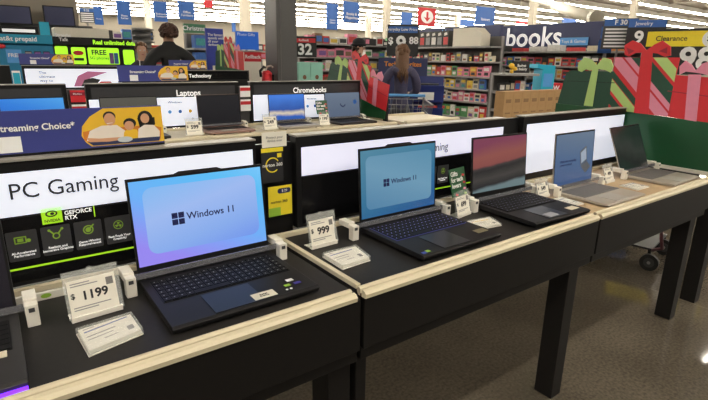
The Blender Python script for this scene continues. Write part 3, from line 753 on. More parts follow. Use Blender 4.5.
t, lid, s = laptop('grey laptop with a phone symbol on its screen, next to the second row gift board', 2.47, 3.50, Z2 - .009, w=.37, d=.24, hl=.228, tilt=6, scr=screen_mat('steel_screen', [(0, (.10, .14, .22)), (1, (.17, .22, .30))], (0, 0, 4.2), .8), body=GRAPH, keys=False, group='laptops in the second row')
mb = MB()
for k in range(8):
    a, b2 = PI + PI*k/8*.9, PI + PI*(k+1)/8*.9
    mb.quad([(.03*math.cos(a), .13+.03*math.sin(a)), (.03*math.cos(b2), .13+.03*math.sin(b2)), (.021*math.cos(b2), .13+.021*math.sin(b2)), (.021*math.cos(a), .13+.021*math.sin(a))], -.0016, NAVYI)
mb.quad(circ(.13, .14, .02), -.0016, BLUE); mb.build('phone_symbol', lid)
price_stand('price stand between the white panel and the rose laptop in the second row', 1.12, 3.36, '599', 0, z=Z2 - .009, group='price cards of the second row')
price_stand('price stand left of the blue and white wave screen', 1.700, 3.36, '249', 0, z=Z2 - .009, group='price cards of the second row')
price_stand('price stand with a green gift card in the second row', 2.200, 3.38, '199', 0, z=Z2 - .009, promo=True, h=.09, w=.1, group='price cards of the second row')
for (a, b2, y, lb) in ((.570, .940, 3.52, 'clear bar across the olive screened laptop'), (1.206, 1.544, 3.52, 'clear bar across the rose laptop'), (1.766, 2.104, 3.51, 'clear bar across the wave screen laptop'), (2.281, 2.659, 3.49, 'clear bar across the phone symbol laptop')):
    security_bar(lb, a, b2, y, z=Z2 - .009, group='clear bars in the second row')
# peg cards in the gaps of the second row
def peg_card(label, x, y, z, w, h, m, band=None, txt=None):
    c = thing('software_card', label, 'card', (x, y, z), 0, 'software cards in the gaps of the second row')
    mb = MB(); mb.box((-w/2, 0, 0), (w/2, .003, h), m)
    if band: mb.rect(-w/2, h*.55, w/2, h*.85, -.0006, band)
    mb.build('card', c)
    if txt: text(txt, h*.22, WHT, c, (0, -.0012, h*.7))
    MB().tube([(0, .004, h*.93), (0, .03, h*.93)], .002, DKG, 6).build('hook', c)
for x0, x1, lb in ((.425, .525, 'dark filler panel left of the Laptops header board'), (1.605, 1.695, 'dark filler panel between the Laptops and Chromebooks boards')):
    tag(MB().box((x0, 3.72, Z2 - .009), (x1, 3.745, 1.235), DKG).build('filler_panel'), lb, 'panel', 'filler panels of the second row')
peg_card('red software card, upper one left of the Laptops board', .478, 3.69, 1.155, .085, .075, RED, MARO, 'McAfee')
peg_card('red and white software card, lower one left of the Laptops board', .478, 3.69, 1.055, .085, .085, WHT, RED)
peg_card('white and red software card, upper one left of the Chromebooks board', 1.650, 3.69, 1.155, .085, .085, WHT, RED)
peg_card('white and red software card, lower one left of the Chromebooks board', 1.650, 3.69, 1.045, .085, .090, WHT, RED)
streaming_sign('indigo sign with a yellow photo on top of the Laptops header board', (1.185, Y2B + .04, 1.279), 0, w=.48)
t = thing('leaflet_stack', 'green and red leaflets at the left of the second row, beside the indigo sign', 'leaflets', (.42, 3.30, Z2 - .009))
MB().box((0, 0, 0), (.16, .10, .02), RED).build('lower_leaflets', t); MB().box((.03, .01, .0205), (.17, .09, .06), GRN).build('upper_leaflets', t)

# ================================================================ THIRD ROW
Z3 = .99; Y3 = 6.20
for x0, x1, lb in ((-.3, 1.30, 'black display table under the white lit phone header, third row'), (1.31, 2.85, 'black display table under the Technology header, third row')):
    display_table(x0, x1, lb, CREAM, z=Z3, yf=5.68, yb=Y3, group='third row of display tables', side=False)
h, W, H = header(.33, 1.29, 'white lit header board with a slim phone picture in the third row', z0=Z3 + .005, z1=1.345, y=Y3, group='header boards of the third row')
MB().rect(.02, .12, W - .02, .315, .002, BACKLIT).build('light_panel', h)
text('The\nultimate\nway to', .045, INK, h, (.14, .0008, .235), align='LEFT')
mb = MB(); mb.quad([(.45, .13), (.50, .24), (.60, .29), (.80, .28), (.62, .22), (.55, .13)], .0014, mat('rose_print', (.55, .18, .35), .4)); mb.quad([(.52, .13), (.56, .2), (.64, .22), (.72, .2), (.66, .13)], .0010, INK)
mb.quad([(.66, .13), (.72, .18), (.82, .18), (.86, .13)], .0008, RED); mb.build('phone_picture', h)
h, W, H = header(1.98, 2.84, 'black header board lettered Technology in the third row', z0=Z3 + .005, z1=1.30, y=Y3, group='header boards of the third row')
MB().rect(.02, .19, W - .02, .29, .002, BLKG).build('name_band', h); text('Technology', .06, WHTE, h, (.20, .0008, .235), bold=.02)
MB().rect(.15, .10, W - .25, .14, .002, WHTE).build('lit_line', h)
h, W, H = header(-.30, .23, 'black header board at the left end of the third row', z0=Z3 + .005, z1=1.345, y=Y3, group='header boards of the third row')
t = thing('display_box', 'narrow white and blue box right of the left board in the third row', 'box', (.24, Y3 + .01, Z3)); MB().box((0, 0, 0), (.07, .03, .30), WHT).rect(.005, .12, .065, .28, -.0008, CYAN).build('box', t)
streaming_sign('indigo sign with a yellow photo on the white lit header of the third row', (.78, Y3 + .03, 1.352), 0, w=.50)
streaming_sign('indigo sign with a yellow photo just left of the Technology lettering', (2.24, Y3 + .03, 1.307), 0, w=.46)

# ================================================================ PILLAR
pm = mat('pillar_paint', (.085, .082, .082), .45)
o = MB().box((0, 0, 0), (.318, .37, CEIL + .5), pm).build('trim_20', None, (3.342, 6.35, 0), (0, 0, 0), bevel=.01); struct(o)
o = MB().box((-.004, -.006, 0), (.004, .0, CEIL), mat('cable', (.14, .13, .13), .5)).build('trim_21', None, (3.40, 6.349, 0)); struct(o)
# ================================================================ PEOPLE
def person(name, label, loc, rz, h=1.7, top=None, pants=None, skin=None, hair=None, hair_style='short', arms='down', build=1.0, extra=None):
    """faces -y in its own frame.  One skinned body, hair and details as children."""
    t = thing('person', label, 'person', loc, rz)
    s = h / 1.75; B = build
    V = []; E = []; RR = []; MM = []
    def v(x, y, z, r, rel=None):
        V.append(Vector((x*s, y*s, z*s))); RR.append((r if not isinstance(r, tuple) else r)); return len(V) - 1
    def e(a, b, m): E.append((a, b)); MM.append(m)
    SH = mat('shoe', (.03, .03, .03), .6)
    mt = [top, pants, skin, SH]
    pel = v(0, 0, .98, .125*B); wai = v(0, .0, 1.10, .115*B); che = v(0, .01, 1.28, .135*B); cl = v(0, .01, 1.41, .105*B); nk = v(0, .0, 1.49, .055); hd0 = v(0, -.02, 1.56, .062); hd1 = v(0, -.012, 1.64, .084); hd2 = v(0, 0, 1.705, .062)
    for sd in (-1, 1):
        c1 = v(.110*sd*B, .01, 1.26, .110*B); e(che, c1, 0); w1 = v(.090*sd*B, .0, 1.04, .115*B); e(wai, w1, 0)
    e(pel, wai, 0); e(wai, che, 0); e(che, cl, 0); e(cl, nk, 2); e(nk, hd0, 2); e(hd0, hd1, 2); e(hd1, hd2, 2)
    for sd in (-1, 1):
        hip = v(.095*sd, 0, .90, .095*B); kn = v(.11*sd, -.01, .50, .065); an = v(.115*sd, .02, .09, .048); to = v(.125*sd, -.12, .045, .04)
        e(pel, hip, 1); e(hip, kn, 1); e(kn, an, 1); e(an, to, 3)
        sh = v(.180*sd*B, .01, 1.385, .080*B); e(cl, sh, 0)
        if arms == 'down': el = (.25*sd*B, .04, 1.11); wr = (.25*sd*B, -.06, .88)
        elif arms == 'cart': el = (.212*sd*B, -.04, 1.13); wr = (.19*sd, -.30, 1.08)
        else: el = (.23*sd*B, -.02, 1.12); wr = (.10*sd, -.24, 1.14)
        ev = v(*el, .058*B); wv = v(*wr, .032); e(sh, ev, 0); e(ev, wv, 0)
        d = (Vector(wr) - Vector(el)).normalized(); side = Vector((sd, 0, 0)); dn = d.cross(side).normalized() * (1 if sd > 0 else -1)
        palm = v(*(Vector(wr) + d*.06), .030); e(wv, palm, 2)
        for k, (off, ln) in enumerate(((-.027, .065), (-.009, .078), (.009, .072), (.027, .055))):
            b0 = Vector(wr) + d*.085 + dn*off; f1 = v(*b0, .010); f2 = v(*(b0 + d*ln*.55 + side*-.008*1), .009); f3 = v(*(b0 + d*ln + side*-.022), .0075)
            e(palm, f1, 2); e(f1, f2, 2); e(f2, f3, 2)
        tb = Vector(wr) + d*.03 - dn*.0 + Vector((0, 0, 0)); t1 = v(*(tb + dn*-.045 + d*.02), .011); t2 = v(*(tb + dn*-.055 + d*.05 - side*.01), .009); e(palm, t1, 2); e(t1, t2, 2)
    me = bpy.data.meshes.new('body'); me.from_pydata([tuple(a) for a in V], E, []); me.update()
    o = bpy.data.objects.new('body', me); COL.objects.link(o)
    md = o.modifiers.new('skin', 'SKIN'); md.use_smooth_shade = True; md.branch_smoothing = .6
    if not me.skin_vertices: raise RuntimeError('no skin layer')
    sk = me.skin_vertices[0].data
    for i, r in enumerate(RR): sk[i].radius = (r*s, r*s) 
    for i in (0,): sk[i].use_root = True
    sb = o.modifiers.new('sub', 'SUBSURF'); sb.levels = 1; sb.render_levels = 1
    bpy.context.view_layer.update()
    m2 = bpy.data.meshes.new_from_object(o.evaluated_get(bpy.context.evaluated_depsgraph_get()))
    bpy.data.objects.remove(o)
    for k in mt: m2.materials.append(k)
    for p in m2.polygons:
        c = p.center; best = 1e9; bm = 0
        for (a, b), mm in zip(E, MM):
            A = V[a]; D = V[b] - A; tt = max(0, min(1, (c - A).dot(D)/max(D.length_squared, 1e-9)))
            dd = (c - (A + D*tt)).length - (RR[a]*(1-tt) + RR[b]*tt)*s
            if dd < best: best = dd; bm = mm
        p.material_index = bm; p.use_smooth = True
    body = bpy.data.objects.new('body', m2); COL.objects.link(body); body.parent = t
    body.scale = (1, .8 if False else .9, 1)
    # face
    f = MB(); 
    for sd in (-1, 1): f.ball((.030*s*sd, -.082*s, 1.625*s), (.011*s, .006*s, .007*s), WHT, 8, 6); f.ball((.030*s*sd, -.087*s, 1.625*s), (.005*s, .003*s, .005*s), INK, 8, 6)
    f.build('eyes', t, smooth=True)
    f = MB(); f.ball((0, -.092*s, 1.595*s), (.012*s, .016*s, .020*s), skin, 10, 7); f.build('nose', t, smooth=True)
    f = MB(); f.ball((0, -.083*s, 1.560*s), (.022*s, .006*s, .006*s), mat('lips', (.35, .10, .09), .5), 10, 6); f.build('mouth', t, smooth=True)
    f = MB()
    for sd in (-1, 1): f.ball((.080*s*sd, .0, 1.61*s), (.010*s, .018*s, .028*s), skin, 8, 6)
    f.build('ears', t, smooth=True)
    hm = MB()
    if hair_style == 'short':
        for k in range(60):
            a = random.uniform(0, 2*PI); ph = random.uniform(-.15, 1.5)
            if math.sin(a) < -.3 and ph < .6: continue
            hm.ball((.075*s*math.cos(a)*math.cos(ph), .015*s + .08*s*math.sin(a)*math.cos(ph), 1.655*s + .075*s*math.sin(ph)), random.uniform(.028, .040)*s, hair, 8, 6)
    elif hair_style == 'bushy':
        for k in range(240):
            a = random.uniform(0, 2*PI); ph = random.uniform(-.75, 1.5)
            if math.sin(a) < -.3 and ph < .5: continue
            hm.ball((.098*s*math.cos(a)*math.cos(ph), .02*s + .098*s*math.sin(a)*math.cos(ph), 1.640*s + .080*s*math.sin(ph)), random.uniform(.014, .024)*s, hair, 8, 6)
    elif hair_style == 'tied':
        for k in range(60):
            a = random.uniform(0, 2*PI); ph = random.uniform(-.1, 1.5)
            if math.sin(a) < -.2 and ph < .75: continue
            hm.ball((.072*s*math.cos(a)*math.cos(ph), .018*s + .082*s*math.sin(a)*math.cos(ph), 1.655*s + .070*s*math.sin(ph)), random.uniform(.022, .032)*s, hair, 8, 6)
        hm.ball((0, .13*s, 1.66*s), .04*s, hair)
    elif hair_style == 'long':
        for k in range(70):
            a = random.uniform(0, 2*PI); ph = random.uniform(-.3, 1.5)
            if math.sin(a) < -.3 and ph < .6: continue
            hm.ball((.075*s*math.cos(a)*math.cos(ph), .018*s + .085*s*math.sin(a)*math.cos(ph), 1.650*s + .078*s*math.sin(ph)), random.uniform(.026, .036)*s, hair, 8, 6)
        for k in range(26):
            a = -.25 + (PI + .5)*k/25
            x, y = math.cos(a), math.sin(a)
            hm.tube([(.078*s*x, .02*s + .080*s*y, 1.66*s), (.074*s*x, .03*s + .085*s*y, 1.56*s), (.078*s*x, .05*s + .125*s*y, 1.44*s), ((.075*x + .02*math.sin(k*3))*s, .05*s + .155*s*y, 1.38*s), ((.05*x + .03*math.sin(k*5))*s, .05*s + .15*s*y, (1.28 + .05*math.sin(k*7))*s)], [.018*s, .018*s, .016*s, .012*s, .003*s], hair, 6)
    elif hair_style == 'beanie':
        for k in range(24):
            a = random.uniform(-.2, PI + .2); hm.ball((.078*s*math.cos(a), .015*s + .082*s*math.sin(a), random.uniform(1.57, 1.62)*s), .022*s, hair, 8, 6)
        bn = MB(); bn.ball((0, .010*s, 1.680*s), (.098*s, .108*s, .090*s), mat('beanie_knit', (.012, .012, .016), .9, noise=(120, .4), bump=.4), 18, 12)
        bn.tube([(.100*s*math.cos(2*PI*i/24), .010*s + .108*s*math.sin(2*PI*i/24), 1.655*s) for i in range(24)], .020*s, MATS['beanie_knit'], 8, closed=True)
        bn.build('beanie', t, smooth=True)
    hm.build('hair', t, smooth=True)
    return t, s

BLKCLOTH = mat('black_cloth', (.010, .010, .011), .85, noise=(60, .3), bump=.3)
JEANS = mat('dark_jeans', (.03, .04, .08), .85)
yaw_to_cam = lambda x, y: math.atan2(-x, y) * -1 if False else math.atan2(x, y) * -1
# the figure's own -y axis faces the camera when rz = -atan2(x, y)
p1, s1 = person('person', 'person with bushy brown hair and a black top, back turned, behind the third row', (1.97, 6.66, 0), -math.atan2(1.97, 6.66) + PI + .3, h=1.88, top=BLKCLOTH, pants=JEANS, skin=SKIND, hair=HAIRB, hair_style='bushy', arms='down', build=1.25)
p2, s2 = person('person', 'person in a dark vest with hair tied back and a lanyard, facing the camera', (1.93, 7.9, 0), -math.atan2(1.93, 7.9) + .15, h=1.66, top=mat('dark_vest', (.03, .03, .04), .8), pants=JEANS, skin=SKIN, hair=HAIRL, hair_style='tied', arms='down', build=.9)
MB().tube([(-.05, -.075, 1.40), (-.06, -.115, 1.30), (0, -.155, 1.12), (.06, -.115, 1.30), (.05, -.075, 1.40)], .006, WHT, 6).build('lanyard', p2)
p3, s3 = person('person', 'person in a black beanie and olive jacket, looking right, behind the gift boxes', (5.18, 6.9, 0), -math.atan2(5.18, 6.9) + R(75), h=1.80, top=mat('olive_jacket', (.07, .065, .055), .8), pants=JEANS, skin=SKIN, hair=HAIRB, hair_style='beanie', arms='front', build=1.1)
p4, s4 = person('person', 'person with long light brown hair and a purple grey hooded jacket, back turned', (4.43, 4.97, 0), -math.atan2(4.43, 4.97) + PI + .15, h=1.66, top=mat('purple_grey_fleece', (.060, .055, .105), .9, noise=(50, .2), bump=.3), pants=mat('grey_trousers', (.07, .07, .08), .85), skin=SKIN, hair=HAIRL, hair_style='long', arms='cart', build=1.12)
MB().tube([(.11*s4*math.cos(a), .03 + .10*s4*math.sin(a), 1.43*s4 - .04*math.sin(a)) for a in [PI*k/10 for k in range(11)]], [.02, .035, .045, .05, .052, .055, .052, .05, .045, .035, .02], MATS['purple_grey_fleece'], 8).build('hood', p4, smooth=True)

# ================================================================ SHOPPING CARTS
def cart(label, loc, rz):
    t = thing('shopping_cart', label, 'cart', loc, rz, 'shopping carts')
    WIRE = mat('cart_wire', (.22, .22, .23), .35, metal=.8)
    mb = MB()   # basket, local -y is the front end away from the handle
    def ring(z, wx, y0, y1, r=.006): mb.tube([(-wx, y0, z), (wx, y0, z), (wx, y1, z), (-wx, y1, z)], r, WIRE, 6, closed=True)
    ring(1.0, .28, -.42, .42, .008); ring(.48, .20, -.34, .34, .006); ring(.75, .24, -.38, .38, .004); ring(.62, .22, -.36, .36, .004); ring(.88, .26, -.40, .40, .004)
    for k in range(13):
        u = -1 + 2*k/12
        for sd in (-1, 1): mb.tube([(.28*sd, .42*u, 1.0), (.20*sd, .34*u, .48)], .0028, WIRE, 5)
    for k in range(9):
        u = -1 + 2*k/8
        for yy in (-1, 1): mb.tube([(.28*u, .42*yy, 1.0), (.20*u, .34*yy, .48)], .0028, WIRE, 5)
        mb.tube([(.20*u, -.34, .48), (.20*u, .34, .48)], .0028, WIRE, 5)
    mb.build('basket', t)
    mb = MB()
    for sd in (-1, 1): mb.tube([(.27*sd, .45, 1.02), (.24*sd, .40, .55), (.23*sd, .30, .22), (.20*sd, -.42, .16)], .014, WIRE, 8)
    mb.build('frame', t)
    MB().tube([(-.29, .48, 1.04), (.29, .48, 1.04)], .018, BLUEL, 10).build('handle', t)
    for sd in (-1, 1):
        for yy in (.32, -.40):
            w_ = MB().cyl((.215*sd - .012, yy, .063), .062, .026, mat('black_rubber', (.012, .012, .013), .6), 20, 'x'); w_.cyl((.215*sd - .014, yy, .063), .030, .030, WIRE, 14, 'x'); w_.build('wheel', t)
            MB().tube([(.215*sd, yy, .20), (.215*sd + .022, yy, .15), (.215*sd + .022, yy, .063)], .008, WIRE, 6).build('caster_fork', t)
    return t
cart('wire shopping cart with a blue handle in front of the person in purple grey', (3.86, 4.26, 0), R(-38))
# cart-like stroller frame seen between the table legs
t = thing('trolley', 'low trolley with a black wheel and curved red-brown tube, seen between table legs', 'trolley', (3.735, 1.40, 0), R(10))
RB = mat('red_brown_tube', (.10, .03, .04), .4)
for k, (xx, yy) in enumerate(((-.02, -.02), (.42, -.02), (.12, .42), (.36, .42))):
    wb = MB().cyl((xx - .016, yy, .062), .062, .032, mat('black_rubber', (.012, .012, .013), .6), 24, 'x').cyl((xx - .018, yy, .062), .036, .036, DKG, 16, 'x').cyl((xx - .019, yy, .062), .012, .038, SHELF, 12, 'x').build('wheel', t)
    MB().tube([(xx, yy, .062), (xx + .025, yy, .062), (xx + .03, yy + .01, .10), (xx + .03, yy + .02, .15)], .012, BLK, 8).build('caster_fork', t)
mb = MB(); mb.tube([(.01, -.02, .15), (-.06, -.09, .20), (-.10, -.08, .28), (-.06, -.06, .37), (.05, -.04, .40), (.42, -.06, .40)], .012, RB, 10)
mb.build('frame', t, smooth=True)
MB().box((-.0, -.02, .145), (.46, .46, .16), BLK).build('deck', t, bevel=.004)

# ================================================================ SHELVING HELPERS
COLS = {'red': (.55, .04, .04), 'pink': (.65, .20, .30), 'white': (.72, .70, .66), 'black': (.03, .03, .03), 'green': (.10, .32, .12), 'yellow': (.70, .50, .06),
        'blue': (.05, .15, .45), 'orange': (.60, .22, .04), 'cream': (.62, .55, .40), 'brown': (.20, .10, .05), 'grey': (.25, .25, .25), 'purple': (.18, .08, .30), 'teal': (.05, .30, .30)}
CM = {k: mat('cover_' + k, v, .5, noise=(28, .35)) for k, v in COLS.items()}
ORD = ['first', 'second', 'third', 'fourth', 'fifth', 'sixth', 'seventh', 'eighth', 'ninth', 'tenth', 'eleventh', 'twelfth', 'thirteenth', 'fourteenth', 'fifteenth', 'sixteenth', 'seventeenth', 'eighteenth', 'nineteenth', 'twentieth'] + ['%dth' % k for k in range(21, 60)]
def gondola(label, loc, rz, L, zs, depth=.40, top=None, back=None, group='shelving units', hback=None):
    """open shelving; front faces local -y, x from 0 to L"""
    t = thing('shelving_unit', label, 'shelves', loc, rz, group); H = hback or zs[0] + .3
    MB().box((0, 0, 0), (L, .04, H), back or SHELFD).build('back_panel', t)
    for z in zs:
        MB().box((.005, -depth, z - .035), (L - .005, -.001, z), SHELF).build('shelf', t, bevel=.003)
    for x in (0, L - .03): MB().box((x, -.045, 0), (x + .03, -.0, H), SHELF).build('upright', t)
    MB().box((0, -depth + .02, 0), (L, -.002, .12), SHELFD).build('plinth', t)
    return t
def stock(loc, rz, L, z, kind, pal, wr, hr, depth, where, group, cat='book', gap=(.0, .03), off=.10, tilt=0, kindname='book', x0=.06):
    """one row of goods standing on a shelf, each a thing of its own"""
    c, s_ = math.cos(rz), math.sin(rz); x = x0; n = 0
    while x < L - .10 and n < 45:
        w_ = random.uniform(*wr); h_ = random.uniform(*hr); k = random.choice(pal)
        mb = MB(); d_ = depth
        if kindname == 'book':
            mb.box((0, -d_/2, 0), (w_, d_/2, h_), CM[k]); mb.rect(w_*.12, h_*.55, w_*.88, h_*.82, -d_/2 - .0008, CM[random.choice(['white', 'yellow', 'black', 'red'])]); mb.rect(w_*.2, h_*.12, w_*.8, h_*.40, -d_/2 - .0008, CM[random.choice(list(COLS))])
        elif kindname == 'bottle':
            mb.cyl((w_/2, 0, 0), w_*.42, h_*.75, CM[k], 10); mb.cyl((w_/2, 0, h_*.75), w_*.22, h_*.25, CM['white'], 8)
        else:
            mb.box((0, -d_/2, 0), (w_, d_/2, h_), CM[k]); mb.rect(w_*.1, h_*.2, w_*.9, h_*.75, -d_/2 - .0008, CM[random.choice(list(COLS))])
        lx, ly = x, -off - d_/2
        o = mb.build(kindname, None, (loc[0] + c*lx - s_*ly, loc[1] + s_*lx + c*ly, z + .001), (0, 0, rz))
        tag(o, '%s %s, %s from left on %s' % (k, kindname.replace('_', ' '), ORD[n], where), cat, group)
        x += w_ + random.uniform(*gap); n += 1

# book aisle: shelves face -x (rz = -90: local x runs to -Y, front faces -X)
gl = (9.40, 10.75, 0); zs = [1.80, 1.47, 1.14, .86, .57, .20]
gondola('grey open shelving of books left of the books sign, five shelves below its top', gl, R(-90), 3.55, zs, hback=2.02, group='shelves of the book aisle')
BR = ['red', 'pink', 'white', 'green', 'yellow', 'cream', 'black', 'orange', 'blue']
stock(gl, R(-90), 3.5, 1.47, 'book', ['black', 'red', 'brown', 'grey', 'white', 'cream'], (.10, .16), (.12, .22), .10, 'the top row of the left book shelving', 'goods on the left book shelving', kindname='book', gap=(.01, .05), off=.16)
stock(gl, R(-90), 3.5, 1.14, 'book', ['red', 'pink', 'red', 'green', 'white', 'orange'], (.13, .19), (.18, .235), .05, 'the second shelf of the left book shelving', 'goods on the left book shelving', off=.28)
stock(gl, R(-90), 3.5, .86, 'book', ['yellow', 'cream', 'green', 'blue', 'grey', 'white'], (.13, .18), (.17, .24), .05, 'the third shelf of the left book shelving', 'goods on the left book shelving', off=.28)
stock(gl, R(-90), 3.5, .57, 'book', ['red', 'white', 'pink', 'cream', 'blue'], (.13, .18), (.18, .245), .05, 'the fourth shelf of the left book shelving', 'goods on the left book shelving', off=.28)
stock(gl, R(-90), 3.5, .20, 'book', ['white', 'green', 'cream', 'red'], (.14, .20), (.22, .28), .05, 'the bottom shelf of the left book shelving', 'goods on the left book shelving', off=.28)
# boxes on top
t0_ = (9.15, 10.6)
for k in range(11):
    o = MB().box((-.12, -.09, 0), (.12, .09, .36), CM['black']).add([(-.1205, .07, .05), (-.1205, -.07, .05), (-.1205, -.07, .22), (-.1205, .07, .22)], [(0, 1, 2, 3)], CM[('white', 'grey', 'red', 'grey')[k % 4]]).add([(-.121, .05, .25), (-.121, -.05, .27), (-.121, -.03, .33), (-.121, .06, .31)], [(0, 1, 2, 3)], CM['white']).build('game_box', None, (9.15, 10.60 - .20*k, 1.802))
    tag(o, 'black game box, %s from the left on top of the left book shelving' % ORD[k], 'box', 'black boxes on top of the book shelving')
o = MB().prism([(-.35, 0), (.50, 0), (.50, .26), (.32, .40), (-.35, .40)], -.15, .15, mat('white_carton', (.72, .67, .56), .6)).build('long_carton', None, (9.18, 8.02, 1.802), (0, 0, R(-90)), bevel=.004)
tag(o, 'long white carton with a slanted end on top of the left book shelving', 'box')
# right part of the aisle
gr = (10.9, 9.3, 0); zs2 = [1.72, 1.40, 1.12, .80, .45]
gondola('grey open shelving under the books sign', gr, R(-90), 4.6, zs2, hback=1.76, group='shelves of the book aisle')
for z_, nm, pal in ((1.40, 'the upper shelf', ['red', 'pink', 'black', 'white', 'blue']), (1.12, 'the middle shelf', ['white', 'red', 'cream', 'green', 'grey']), (.80, 'the lower shelf', ['red', 'white', 'black', 'blue'])):
    stock(gr, R(-90), 4.5, z_, 'book', pal, (.13, .20), (.16, .225), .05, nm + ' under the books sign', 'books under the books sign', off=.26)
for k in range(9):
    w_ = (.30, .28, .5, .35, .3, .3, .32, .3, .3)[k]
    kx = 9.1 - .48*k
    o = MB().box((-.12, -.16, 0), (.12, .16, .08 + .03*(k % 3)), CM[('cream', 'cream', 'black', 'red', 'white', 'white', 'red', 'cream', 'orange')[k]]).build('gift_set', None, (10.68, kx, 1.722), (0, 0, 0), bevel=.004)
    tag(o, '%s boxed gift set, %s from left above the shelves under the books sign' % (('cream', 'cream', 'black', 'red', 'white', 'white', 'red', 'cream', 'orange')[k], ORD[k]), 'box', 'boxes above the books')
# navy header band
bt = thing('aisle_sign', 'long navy sign band lettered books above the book aisle', 'sign', (11.0, 10.9, 1.80), R(-90))
MB().box((0, 0, 0), (5.15, .10, .56), NAVY).build('band', bt, bevel=.004)
text('books', .64, WHTE, bt, (3.32, -.004, .25), bold=.012, sx=1.0, ext=.003)
for x in (.6, 3, 5.0): MB().box((x, .1, -1.80), (x + .06, .14, .5), SHELF).build('post', bt)
bt = thing('aisle_sign', 'dark navy sign band with blue lettering above the left book shelving', 'sign', (9.9, 11.6, 2.05), R(-90))
MB().box((0, 0, 0), (3.9, .10, .26), NAVY).build('band', bt, bevel=.004); text('Home Office', .22, BLUEL, bt, (2.6, -.004, .13), bold=.02)
for x in (.6, 3.6): MB().box((x, .1, -2.04), (x + .06, .14, .2), SHELF).build('post', bt)
# endcap left of cartons
ec = atY(498, 60, 5.0)
ep = (6.30, 5.0, 0)
gondola('small grey endcap shelving with a black price topper, left of the cyan standee', ep, R(-18), .62, [1.30, 1.03, .76], depth=.35, hback=1.30, group='shelves of the book aisle')
stock(ep, R(-18), .6, 1.03, 'book', ['black', 'red', 'white', 'grey'], (.06, .10), (.10, .18), .06, 'the upper shelf of the endcap', 'goods on the endcap', kindname='gadget_box', cat='box', gap=(.0, .01), off=.1)
stock(ep, R(-18), .6, .76, 'book', ['black', 'cream', 'white', 'grey'], (.06, .10), (.10, .18), .06, 'the lower shelf of the endcap', 'goods on the endcap', kindname='gadget_box', cat='box', gap=(.0, .01), off=.1)
c_ = thing('price_topper', 'black topper with a yellow bow on the small endcap', 'sign', (6.36, 4.67, 1.308), R(-18)); MB().box((0, 0, 0), (.30, .02, .17), INK).build('panel', c_)
text('Budget\n& beauty', .055, WHT, c_, (.16, -.002, .08), bold=.02)
mb = MB(); mb.ball((-.03, -.02, .10), (.05, .02, .04), YEL); mb.ball((.03, -.02, .06), (.04, .02, .03), YEL); mb.ball((-.02, -.02, .02), (.03, .02, .03), YEL); mb.build('bow', c_, smooth=True)
c_ = thing('standee', 'cyan cardboard standee above the brown cartons', 'display', (7.00, 4.55, 0), R(-20)); MB().prism([(-.03, 0), (.20, 0), (.20, 1.42), (-.12, 1.44), (-.12, 1.38), (-.03, 1.36)], 0, .22, CYAN).build('body', c_, bevel=.004)
mb = MB(); mb.rect(0, .95, .15, 1.05, -.001, PINK); mb.rect(0, 1.1, .17, 1.3, -.001, BLUEL); mb.build('print', c_)
c_ = thing('basket_sign', 'red basket display in front of the shelves right of the cyan standee', 'display', (7.55, 4.75, 0), R(-30)); MB().prism([(-.22, 0), (.22, 0), (.22, 1.06), (.20, 1.14), (-.20, 1.14), (-.22, 1.06)], 0, .25, RED).build('body', c_, bevel=.005)
text('WOW', .10, WHT, c_, (0, -.002, 1.06), bold=.03)

# brown cartons
for k in range(7):
    x = 4.57 + .160*k
    t = thing('carton', 'brown cardboard carton, %s from the left in the row behind the white header' % ORD[k], 'box', (x, 3.42, .60), R(-2), 'row of brown cartons')
    mb = MB(); mb.box((0, 0, 0), (.152, .13, .545), KRAFT); mb.build('carton_body', t, bevel=.003)
    mb = MB(); mb.quad(rrect(.045, .16, .105, .19, .012), -.001, KRAFTD); mb.quad(rrect(.045, .08, .105, .11, .012), -.001, KRAFTD); mb.build('hand_holes', t)
    mb = MB(); mb.rect(.03, .42, .12, .46, -.001, mat('kraft_print', (.25, .14, .06), .7)); mb.rect(.03, .30, .12, .315, -.001, MATS['kraft_print']); mb.build('print', t)
o = MB().box((4.53, 3.38, 0), (5.72, 3.70, .598), BLACKLAM).build('riser', None, bevel=.004); tag(o, 'black riser box under the brown cartons', 'riser')

# navy demo bin with orange lettering
t = thing('display_bin', 'navy cardboard bin with orange lettering behind the person in purple grey', 'display', (5.55, 6.20, 0), R(-40), None)
MB().box((-.40, 0, 0), (.40, .08, 1.50), NAVY).build('back_board', t, bevel=.004)
text('Tech favorites', .105, mat('orange_letters', (.75, .25, .02), .5), t, (.0, -.003, 1.40), bold=.02)
NAVB = mat('navy_blue_card', (.012, .025, .16), .45)
t = thing('dump_bin', 'stepped blue cardboard bin with white labels, right of the person in purple grey', 'display', (5.36, 5.42, 0), R(-44), None)
for i, z in enumerate((1.18, .86, .55)):
    MB().prism([(0, z - .30), (-.28, z - .30), (-.30, z - .06), (-.28, z - .06), (-.02, z - .10), (0, z + .06)], -.20, .24, NAVB, 'x').build('step', t, bevel=.003)
    MB().rect(-.13, z - .27, .10, z - .16, -.293, WHT).build('label_card', t)
    MB().box((-.12, -.26, z - .09), (.16, -.05, z - .04), CM[('black', 'red', 'black')[i]]).build('goods_tray', t)
MB().box((-.20, -.28, 0), (.24, 0, .25), NAVB).build('plinth', t)

